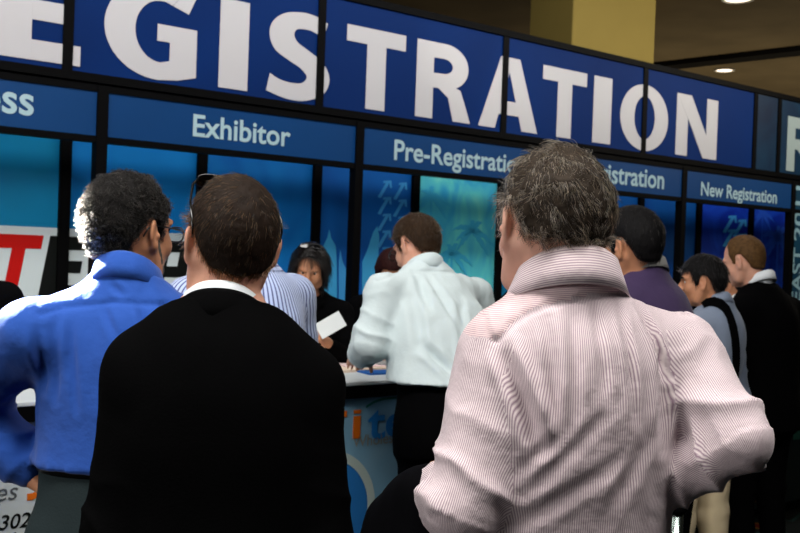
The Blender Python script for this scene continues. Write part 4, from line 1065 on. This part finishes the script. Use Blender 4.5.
hair2 = hair_m('dark_brown_hair', (30, 20, 13))
hair_cap(p2, hair2, t=.005, curly=.0008, freq=90, line=hairline(-.058))
strands(p2, strand_mat('dark_brown_strands', (17, 11, 6), (120, 78, 40), split=.6), 12000, length=.026, rad=.00045, lift=.02, jitter=.16, whorl=(.022, -.075, .095), npt=6, down=.25, clump=50)
brows(p2, hair2)
glasses(p2, mat('sunglasses_plastic', (10, 10, 11), .15, .6), mat('dark_lens', (6, 6, 8), .05, .7), name='sunglasses', up=.040, back=-.022, r=(.024, .015), tilt=.75, wide=.002)

# 3 --- the man in the blue shirt
p3 = person('curly haired man with glasses in a blue shirt at the left', at(120, 2.30), -.04, 1.83, W_={
  'neck': W(128, 290, 2.30), 'head': W(130, 231, 2.335), 'shL': W(30, 334, 2.22), 'shR': W(212, 338, 2.42),
  'elL': W(-30, 402, 2.33), 'wrL': W(36, 478, 2.30)}, head=(-.48, .04, .0), girth=.94, skin=SKIN2, curl={'L': .9, 'R': .5}, hscale=1.02)
blue_c = cotton('blue_shirt_cotton', (38, 80, 164))
F3 = [pf(p3, (60, 320), (58, 400), 2.2, .010, -.007), pf(p3, (74, 318), (82, 410), 2.2, .009, -.006), pf(p3, (48, 330), (47, 390), 2.2, .012, -.008), pf(p3, (104, 306), (120, 335), 2.2, .008, -.005), pf(p3, (140, 308), (150, 330), 2.2, .008, -.007), pf(p3, (160, 305), (168, 340), 2.2, .008, -.006), pf(p3, (110, 285), (122, 296), 2.2, .008, -.005)]
top(p3, [blue_c], name='shirt', h=.0075, ease=.016, upper=.072, fore=.066, cuff=.044, wrinkle=.0046, seed=12, yoke=yk(p3, [(42, 312, 2.17), (60, 306, 2.17), (110, 301, 2.16), (150, 303, 2.18), (190, 308, 2.22)]), bagginess=.010, folds=F3, shoulder=.066, zlo=1.128, blouse=.012)
collar(p3, blue_c, r=.066, h=.042, fold=.052, tip=.07, flare=.014, tilt=.45, drop=.0)
bottom(p3, charcoal, belt=belt_m, zhi=1.15, waist=.0)
hair3 = hair_m('black_grey_hair', (14, 12, 11))
hair_cap(p3, hair3, t=.008, curly=.004, freq=38, line=hairline(-.05))
strands(p3, strand_mat('black_grey_strands', (7, 6, 5), (56, 50, 45), split=.85), 9000, length=.020, rad=.0006, curl=.004, curl_turns=1.3, lift=.35, jitter=.6, clump=40, npt=9, seed=9)
brows(p3, hair3)
gl3 = glasses(p3, mat('spectacle_frame', (14, 14, 15), .3, .5))
# short grey beard
def beard(p, m, mstr=None):
    A = lambda q: p.j['head']+p.HR@(V3(q)*p.hs); s = p.hs
    lo_ = A((0, .03, -.06))-.11; hi_ = lo_+.22
    g = Grid(*(np.arange(lo_[i], hi_[i], .004) for i in range(3)))
    g.add(ell(A((0, .036, -.072)), V3((.053, .055, .046))*s, p.HR), .02); g.add(ell(A((0, .070, -.097)), V3((.027, .026, .024))*s, p.HR), .02)
    for x in (-1, 1): g.add(cone(A((x*.055, .034, -.085)), A((x*.066, .012, -.022)), .016*s, .010*s), .02)
    g.cut(ell(A((0, .092, -.058)), V3((.024, .02, .012))*s, p.HR), .008)
    R = p.HR; hc = p.j['head']; X, Y, Z = g.x[:, None, None]-hc[0], g.y[None, :, None]-hc[1], g.z[None, None, :]-hc[2]
    qz = (R[0, 2]*X+R[1, 2]*Y+R[2, 2]*Z)/s; qy = (R[0, 1]*X+R[1, 1]*Y+R[2, 1]*Z)/s
    g.v = np.maximum(g.v, (qz+.028-np.clip((.03-qy)*1.0, 0, .05))*s*.8)
    V, F = nets(g); N = normals(V, F); V = V+N*(vnoise(V*120, 4)*.002)[:, None]
    mesh_obj('beard', smooth(V, F, 1, .3), F, [m], p.root)
beard(p3, hair_m('grey_beard', (96, 90, 84)))

# 4 --- the man in the blue and white striped shirt, head hidden behind the suit
p4 = person('man in a blue and white striped shirt bending behind the black suit', at(239, 3.15), .30, 1.84, W_={
  'neck': W(247, 270, 3.25), 'head': W(237, 236, 3.36), 'shL': W(189, 300, 3.22), 'shR': W(293, 297, 3.34), 'elL': W(186, 375, 3.30), 'wrL': W(201, 398, 3.56), 'elR': W(301, 365, 3.40), 'wrR': W(269, 395, 3.62)},
  head=(.0, .45, 0), girth=1.06, skin=SKIN, lo=.010, hi=.006)
st4 = stripe_mat('blue_stripe_cloth', (186, 200, 232), (58, 66, 120), .0150, .66, .10)
st4b = stripe_mat('blue_stripe_yoke_cloth', (186, 200, 232), (58, 66, 120), .0150, .66, .10, axis=1)
top(p4, [st4, st4b], name='shirt', h=.009, ease=.016, wrinkle=.003, seed=21, upper=.068, fore=.058, yoke=yk(p4, [(180, 275, 3.05), (240, 270, 3.05), (285, 271, 3.1), (300, 275, 3.15)]), shoulder=.068, bagginess=.012)
collar(p4, st4b); bottom(p4, charcoal, belt=belt_m, h=.016)
hair4 = hair_m('brown_hair', (62, 44, 30)); hair_cap(p4, hair4, t=.011, curly=.0012, h=.006); brows(p4, hair4)

# 5 --- the man in the white shirt leaning on the counter
p5 = person('brown haired man with glasses in a white shirt leaning on the counter', at(452, 4.02), .42, 1.87, W_={
  'neck': W(424, 272, 4.26), 'head': W(416, 246, 4.33), 'shL': W(384, 293, 4.08), 'shR': W(474, 296, 4.42), 'elL': W(371, 343, 4.00), 'wrL': W(359, 357, 4.33), 'elR': W(487, 345, 4.45), 'wrR': W(455, 352, 4.72)},
  head=(.34, .50, .05), girth=1.14, skin=SKIN, curl=.45, lo=.010, hi=.0055, pelvis_shift=(0, -.02), palmn={'L': (0, 0, -1)})
white_s = cotton('white_shirt_cotton', (208, 222, 224))
F5 = [pf(p5, (418, 272), (416, 310), 4.1, .016, -.010), pf(p5, (430, 276), (446, 330), 4.1, .016, -.010), pf(p5, (400, 340), (424, 366), 4.1, .02, -.018), pf(p5, (458, 300), (440, 360), 4.1, .02, -.010), pf(p5, (405, 300), (398, 345), 4.1, .02, -.012)]
top(p5, [white_s], name='shirt', h=.008, ease=.020, wrinkle=.0066, seed=31, upper=.072, fore=.064, cuff=.046, bagginess=.018, folds=F5, zlo=1.135, shoulder=.07, blouse=.02, yoke=yk(p5, [(380, 280, 4.0), (400, 274, 4.0), (430, 270, 4.1), (470, 272, 4.2)]))
collar(p5, white_s, r=.066, h=.040, fold=.05, flare=.014, drop=.004); bottom(p5, dark_cloth, belt=mat('grey_belt', (52, 60, 60), .4, .4), h=.014, zhi=1.155)
hair5 = hair_m('mid_brown_hair', (44, 30, 18)); hair_cap(p5, hair5, t=.011, curly=.0015, h=.005)
strands(p5, strand_mat('mid_brown_strands', (24, 16, 9), (74, 52, 30)), 3000, length=.03, rad=.0008, lift=.2, jitter=.3, npt=5, down=.4); brows(p5, hair5)
glasses(p5, MATS['spectacle_frame'])

# 6 --- the woman behind the counter holding a card
p6 = person('woman with black hair and sunglasses on her head behind the counter holding a white card', at(316, 5.25), math.pi+.10, 1.66, W_={
  'neck': W(312, 296, 5.22), 'head': W(310, 268, 5.10), 'shL': W(343, 312, 5.22), 'shR': W(281, 310, 5.25), 'elL': W(350, 362, 5.10), 'wrL': W(328, 343, 4.94), 'elR': W(272, 362, 5.15), 'wrR': W(296, 362, 4.95)},
  head=(-.10, .42, -.04), girth=.90, skin=SKIN2, lo=.009, hi=.005, curl={'L': .7, 'R': .5}, neckr=.048, hscale=.98)
top(p6, [dark_cloth], name='blouse', h=.010, ease=.010, wrinkle=.003, seed=41, upper=.056, fore=.046, cuff=.036, shoulder=.055)
collar(p6, dark_cloth, r=.058, h=.03); bottom(p6, dark_cloth, h=.016)
hair6 = hair_m('glossy_black_hair', (14, 11, 11)); hair6.node_tree.nodes['Principled BSDF'].inputs['Roughness'].default_value = .25
hair_cap(p6, hair6, t=.022, h=.006, long=.13, side=.006, line=[(0, .098), (20, .092), (36, .072), (48, .030), (60, -.04), (90, -.06), (180, -.075)])
strands(p6, strand_mat('glossy_black_strands', (5, 4, 4), (12, 10, 9)), 4500, length=.06, rad=.0007, lift=.02, jitter=.12, npt=6, down=.8, whorl=(0, .03, .12), grav=.4)
glasses(p6, MATS['sunglasses_plastic'], MATS['dark_lens'], name='sunglasses', up=.046, back=-.034, r=(.024, .014), tilt=1.05, wide=.010)
cd = MB().box((-.068, -.0008, -.042), (.068, .0008, .042)).build('name_card', mat('card_paper', (214, 218, 218), .6))
cd.matrix_world = Matrix.Translation(W(330.5, 325, 4.86)) @ Matrix.Rotation(.12, 4, 'Z') @ Matrix.Rotation(-.55, 4, 'Y') @ Matrix.Rotation(-.35, 4, 'X'); tag(cd, 'small white card held up by the woman behind the counter', 'card')

# 7 --- attendant bending over the counter behind the white shirt
p7 = person('attendant with dark reddish hair and black clothes bending behind the white shirt man', at(388, 5.75), math.pi+.05, 1.70, W_={
  'neck': W(392, 290, 5.62), 'head': W(392, 272, 5.50), 'shL': W(425, 310, 5.62), 'shR': W(358, 308, 5.62), 'elL': W(432, 350, 5.55), 'wrL': W(410, 360, 5.35), 'elR': W(352, 346, 5.5), 'wrR': W(372, 358, 5.3)}, head=(0, .7, 0), girth=.95, skin=SKIN2, lo=.011, hi=.006)
top(p7, [dark_cloth], name='jumper', h=.011, wrinkle=.003, seed=51, upper=.062); collar(p7, dark_cloth, h=.03); bottom(p7, dark_cloth, h=.016)
hair7 = hair_m('dark_red_hair', (40, 14, 12)); hair_cap(p7, hair7, t=.016, h=.006, long=.05); brows(p7, hair7)

# 8 --- the man in the purple sweater
p8 = person('black haired man in a purple sweater with a grey collar', at(655, 3.60), .36, 1.86, W_={
  'neck': W(643, 280, 3.62), 'head': W(631, 245, 3.60), 'shL': W(609, 312, 3.48), 'shR': W(663, 316, 3.78), 'elL': W(605, 375, 3.5), 'wrL': W(599, 350, 3.72), 'elR': W(671, 390, 3.80), 'wrR': W(655, 420, 3.95)},
  head=(.34, .16, -.12), girth=1.0, skin=SKIN2, lo=.010, hi=.005, hscale=1.03)
purple = cotton('purple_knit', (58, 44, 76)); top(p8, [purple], name='sweater', h=.009, ease=.016, wrinkle=.003, seed=61, shoulder=.066)
collar(p8, cotton('grey_collar_cotton', (140, 140, 136)), r=.066, h=.050, fold=.040, flare=.014); bottom(p8, dark_cloth, h=.016)
hair8 = hair_m('black_hair', (12, 11, 12)); hair_cap(p8, hair8, t=.010, curly=.0008, h=.005)
strands(p8, strand_mat('black_strands', (8, 7, 8), (30, 26, 26)), 2500, length=.024, rad=.0007, lift=.15, jitter=.25, npt=5, down=.5); brows(p8, hair8)

# 9 --- the boy with a strap over his shoulder
p9 = person('young man in a grey blue shirt and khaki trousers with a black shoulder strap', at(709, 4.60), .50, 1.70, W_={
  'neck': W(715, 308, 4.60), 'head': W(702, 281, 4.60), 'shL': W(696, 330, 4.50), 'shR': W(731, 330, 4.78), 'elL': W(690, 385, 4.42), 'wrL': W(681, 372, 4.70), 'elR': W(737, 392, 4.80), 'wrR': W(717, 385, 5.0)},
  head=(.72, .14, -.05), girth=.92, skin=SKIN2, lo=.010, hi=.0055, hscale=.97)
greyblue = cotton('grey_blue_cotton', (124, 136, 156)); top(p9, [greyblue], name='shirt', h=.010, ease=.018, wrinkle=.0045, seed=71, shoulder=.058)
collar(p9, greyblue, r=.062, h=.040); bottom(p9, mat('khaki_cotton', (216, 198, 162), .85, .1, bump=.5, bscale=14), belt=belt_m, h=.012)
hair_cap(p9, hair8, t=.013, curly=.001, h=.005, line=hairline(-.058, .056))
strands(p9, MATS['black_strands'], 2200, length=.03, rad=.0008, lift=.15, jitter=.25, npt=5, down=.5); brows(p9, hair8)

# 10 --- the balding man in the black jacket
p10 = person('balding fair haired man in a black jacket and white collar at the far right', at(767, 5.10), .50, 1.80, W_={
  'neck': W(759, 288, 5.10), 'head': W(743, 261, 5.12), 'shL': W(743, 310, 4.98), 'shR': W(789, 310, 5.22), 'elL': W(737, 365, 4.98), 'wrL': W(725, 350, 5.25), 'elR': W(801, 372, 5.25), 'wrR': W(785, 385, 5.45)},
  head=(.34, .34, -.05), girth=1.04, skin=SKIN, lo=.010, hi=.0055)
top(p10, [dark_cloth], style='jacket', name='jacket', h=.010, wrinkle=.003, seed=81, zlo=.82, shoulder=.066)
collar(p10, white_c, name='shirt_collar', r=.064, h=.052, fold=.04, flare=.010); bottom(p10, dark_cloth, h=.016)
hair10 = hair_m('sandy_hair', (84, 60, 34)); hair_cap(p10, hair10, t=.008, curly=.001, h=.005, line=[(0, .112), (40, .110), (55, .07), (61, -.01), (72, -.012), (79, .024), (90, .034), (103, .028), (116, -.010), (128, -.05), (146, -.062), (180, -.07)]); brows(p10, hair10)

# 11 --- dark figure between the boy and the balding man
p11 = person('black haired person in black clothes between the young man and the balding man', at(737, 5.72), .62, 1.66, W_={'neck': W(738, 302, 5.72), 'head': W(734, 284, 5.74)}, head=(.2, .25, 0), girth=.95, skin=SKIN2, lo=.012, hi=.007)
top(p11, [dark_cloth], name='jacket', h=.012, wrinkle=.003, seed=91); collar(p11, white_c, name='shirt_collar', h=.03); bottom(p11, dark_cloth, h=.016)
hair_cap(p11, hair8, t=.014, h=.007, long=.05); brows(p11, hair8)
# 12 --- black shoulder at the left edge
p12 = person('person in black cut by the left edge of the photo', at(-66, 2.98), .2, 1.78, girth=1.0, skin=SKIN, lo=.012, hi=.007, W_={'elR': W(-30, 380, 2.95), 'wrR': W(-60, 420, 3.12)})
top(p12, [dark_cloth], style='jacket', name='jacket', h=.011, wrinkle=.003, seed=95, zlo=.82, shoulder=.066); collar(p12, dark_cloth, name='jacket_collar'); bottom(p12, dark_cloth, h=.016)
hair_cap(p12, hair4, t=.011, h=.007); brows(p12, hair4)
# 13 --- dark figure glimpsed between the white shirt and the grey head
p13 = person('black haired person in black glimpsed between the white shirt and the grey haired head', at(526, 4.62), .55, 1.68, W_={'neck': W(526, 290, 4.62), 'head': W(523, 274, 4.64)}, head=(.1, .2, 0), girth=.95, skin=SKIN2, lo=.012, hi=.007)
top(p13, [dark_cloth], name='jacket', h=.012, wrinkle=.003, seed=97, shoulder=.056); collar(p13, dark_cloth, name='jacket_collar', h=.03); bottom(p13, dark_cloth, h=.016)
hair_cap(p13, hair8, t=.014, h=.007); brows(p13, hair8)

# strap over the young man's shoulder
def ribbon(name, pts, w, t, m, nrm):
    mb = MB(); P = [Vector(q) for q in pts]; N_ = [Vector(n).normalized() for n in nrm]; vs = []
    for i, q in enumerate(P):
        d = (P[min(i+1, len(P)-1)]-P[max(i-1, 0)]).normalized(); b = d.cross(N_[i]).normalized()
        vs += [q-b*w/2, q+b*w/2, q+b*w/2+N_[i]*t, q-b*w/2+N_[i]*t]
    fs = [(4*i+k, 4*i+(k+1) % 4, 4*i+4+(k+1) % 4, 4*i+4+k) for i in range(len(P)-1) for k in range(4)]+[(3, 2, 1, 0), tuple(4*(len(P)-1)+k for k in range(4))]
    mb.add(vs, fs); return mb.build(name, m)
def on_cloth(p, pts, off=.004):
    """lay a line of photo points on the back of a garment"""
    from mathutils.bvhtree import BVHTree
    me = p.top.data; bv = BVHTree.FromPolygons([p.M @ v.co for v in me.vertices], [tuple(q.vertices) for q in me.polygons]); out = []; nn = []
    for px, py in pts:
        r = ray(px, py).normalized(); h = bv.ray_cast(Vector((0, 0, EYE)), r)
        if h[0] is None: h = bv.find_nearest(W(px, py, p.M.translation.y)); 
        n = h[1] if h[1].dot(r) < 0 else -h[1]; out.append(h[0]+n*off); nn.append(n)
    return out, nn
pts, nn = on_cloth(p9, [(703, 306), (708, 303), (714, 302), (720, 304), (725, 309), (729, 317), (732, 327), (734, 338), (735, 350), (735, 364), (734, 380)])
sb_ = ribbon('shoulder_strap', pts, .045, .006, dark_cloth, nn); tag(sb_, 'black bag strap over the shoulder of the young man in grey blue', 'bag strap')

# jacket draped over the forearm of the striped man
e_, w_ = W(452, 510, 1.50), W(432, 478, 1.735)
def draped():
    L = [W(432, 470, 1.66), W(418, 468, 1.74), W(404, 474, 1.80)]
    lo_ = np.array([-.16, 1.50, .62]); hi_ = np.array([.13, 1.98, 1.36]); g = Grid(*(np.arange(lo_[i], hi_[i], .007) for i in range(3)))
    rg = [V3(W(*q)) for q in ((438, 496, 1.66), (424, 491, 1.71), (407, 504, 1.76), (389, 526, 1.80))]
    for a, b in zip(rg[:-1], rg[1:]): g.add(cone(a, b, .026, .03), .03)
    ends = [V3(W(*q)) for q in ((425, 650, 1.66), (410, 650, 1.70), (384, 640, 1.76), (350, 620, 1.82))]
    for i, (a, b) in enumerate(zip(rg, ends)): g.add(cone(a, b, .030, .046), .05)
    for i in range(3):
        a = (rg[i]+rg[i+1])/2; b = (ends[i]+ends[i+1])/2; g.add(cone(a, b, .024, .036), .05)
    g.clip(lambda X, Y, Z: .70-Z+0*X+0*Y)
    V, F = nets(g); V = smooth(V, F, 1); N = normals(V, F); V = V+N*(vnoise(np.stack([V[:, 0]*26, V[:, 1]*26, V[:, 2]*6], 1), 77)*.006)[:, None]
    c = V.mean(0); c[2] = V[:, 2].min()
    o = mesh_obj('folded_jacket', V-c, F, [mat('draped_jacket_wool', (6, 6, 8), .9, .03, bump=.1, bscale=200)], None); o.location = c
    tag(o, 'dark jacket draped over the forearm of the pink striped shirt man', 'jacket'); return o
draped()
# crowd-control post seen low between the shirt and the khaki trousers
q = W(677, 505, 3.0); e = empty('queue_post', (q.x, q.y, 0)); tag(e, 'slim chrome queue post low beside the khaki trousers', 'queue post')
ch = mat('chrome', (170, 185, 180), .2, .5, metal=1)
MB().lathe([(.16, 0), (.16, .012), (.05, .03), (.022, .05)], 28).build('base', mat('post_base', (14, 14, 15), .5), e, True)
MB().lathe([(.020, .04), (.020, .90)], 20).build('pole', ch, e, True)
MB().lathe([(.026, .89), (.028, .90), (.028, .95), (.022, .96)], 20).build('cap', black, e, True)
# ------------------------------------------------------------------ light
wd = bpy.data.worlds.new('hall'); SC.world = wd; wd.use_nodes = True
bg = wd.node_tree.nodes['Background']; bg.inputs[0].default_value = (0.55, 0.68, 0.85, 1); bg.inputs[1].default_value = 0.04
def area(name, loc, target, sx, sy, power, color=(1, 1, 1)):
    L = bpy.data.lights.new(name, 'AREA'); L.shape = 'RECTANGLE'; L.size = sx; L.size_y = sy; L.energy = power; L.color = color
    o = bpy.data.objects.new(name, L); COL.objects.link(o); o.location = loc
    o.rotation_euler = (Vector(target)-Vector(loc)).to_track_quat('-Z', 'Y').to_euler(); return o
def spot(name, loc, target, power, deg, blend=.4, color=(1, 1, 1), r=.05):
    L = bpy.data.lights.new(name, 'SPOT'); L.energy = power; L.spot_size = math.radians(deg); L.spot_blend = blend; L.color = color; L.shadow_soft_size = r
    o = bpy.data.objects.new(name, L); COL.objects.link(o); o.location = loc
    o.rotation_euler = (Vector(target)-Vector(loc)).to_track_quat('-Z', 'Y').to_euler(); return o
area('window_light', (-6.5, -2.5, 3.6), (0.3, 4.5, 1.8), 4.0, 2.4, 300, (1.0, 0.98, 0.96))
area('ceiling_lights', (0.0, 0.9, 4.5), (0.1, 1.5, 0), 5.0, 1.0, 310, (1.0, .97, .93))
spot('sunbeam', (-3.4, 3.9, 3.5), tuple(W(52, 262, 2.30)), 34000, 6.0, .8, (1.0, .97, .9), .03)
spot('header_spot', tuple(W(470, -330, 5.0)), tuple(W(488, 75, 8)), 260, 26, 1.0, (1.0, .93, .8), .1)
area('hall_lights', (6.5, 9.0, 4.3), (3.0, 11.0, 1.5), 1.5, 1.5, 60, (1.0, .86, .6))
for x_, y_ in ((5.0, 14.0), (2.5, 17.0), (9.0, 17.0)): area('ceiling_fill', (x_, y_, 1.2), (x_, y_+.1, 6), 3.0, 3.0, 75 if x_ > 4 else 40, (1.0, .86, .62))  # added unseen fill lamps facing up, only to brighten the ceiling
c_ = W0+WD*2.2+WN*1.9
wl = area('wall_fill', (c_.x, c_.y, 4.42), tuple(W0+WD*2.2+Vector((0, 0, 2.2))), 11.0, .5, 185, (1.0, .98, .95))  # added fill strip, brightens the graphic wall and the people near it
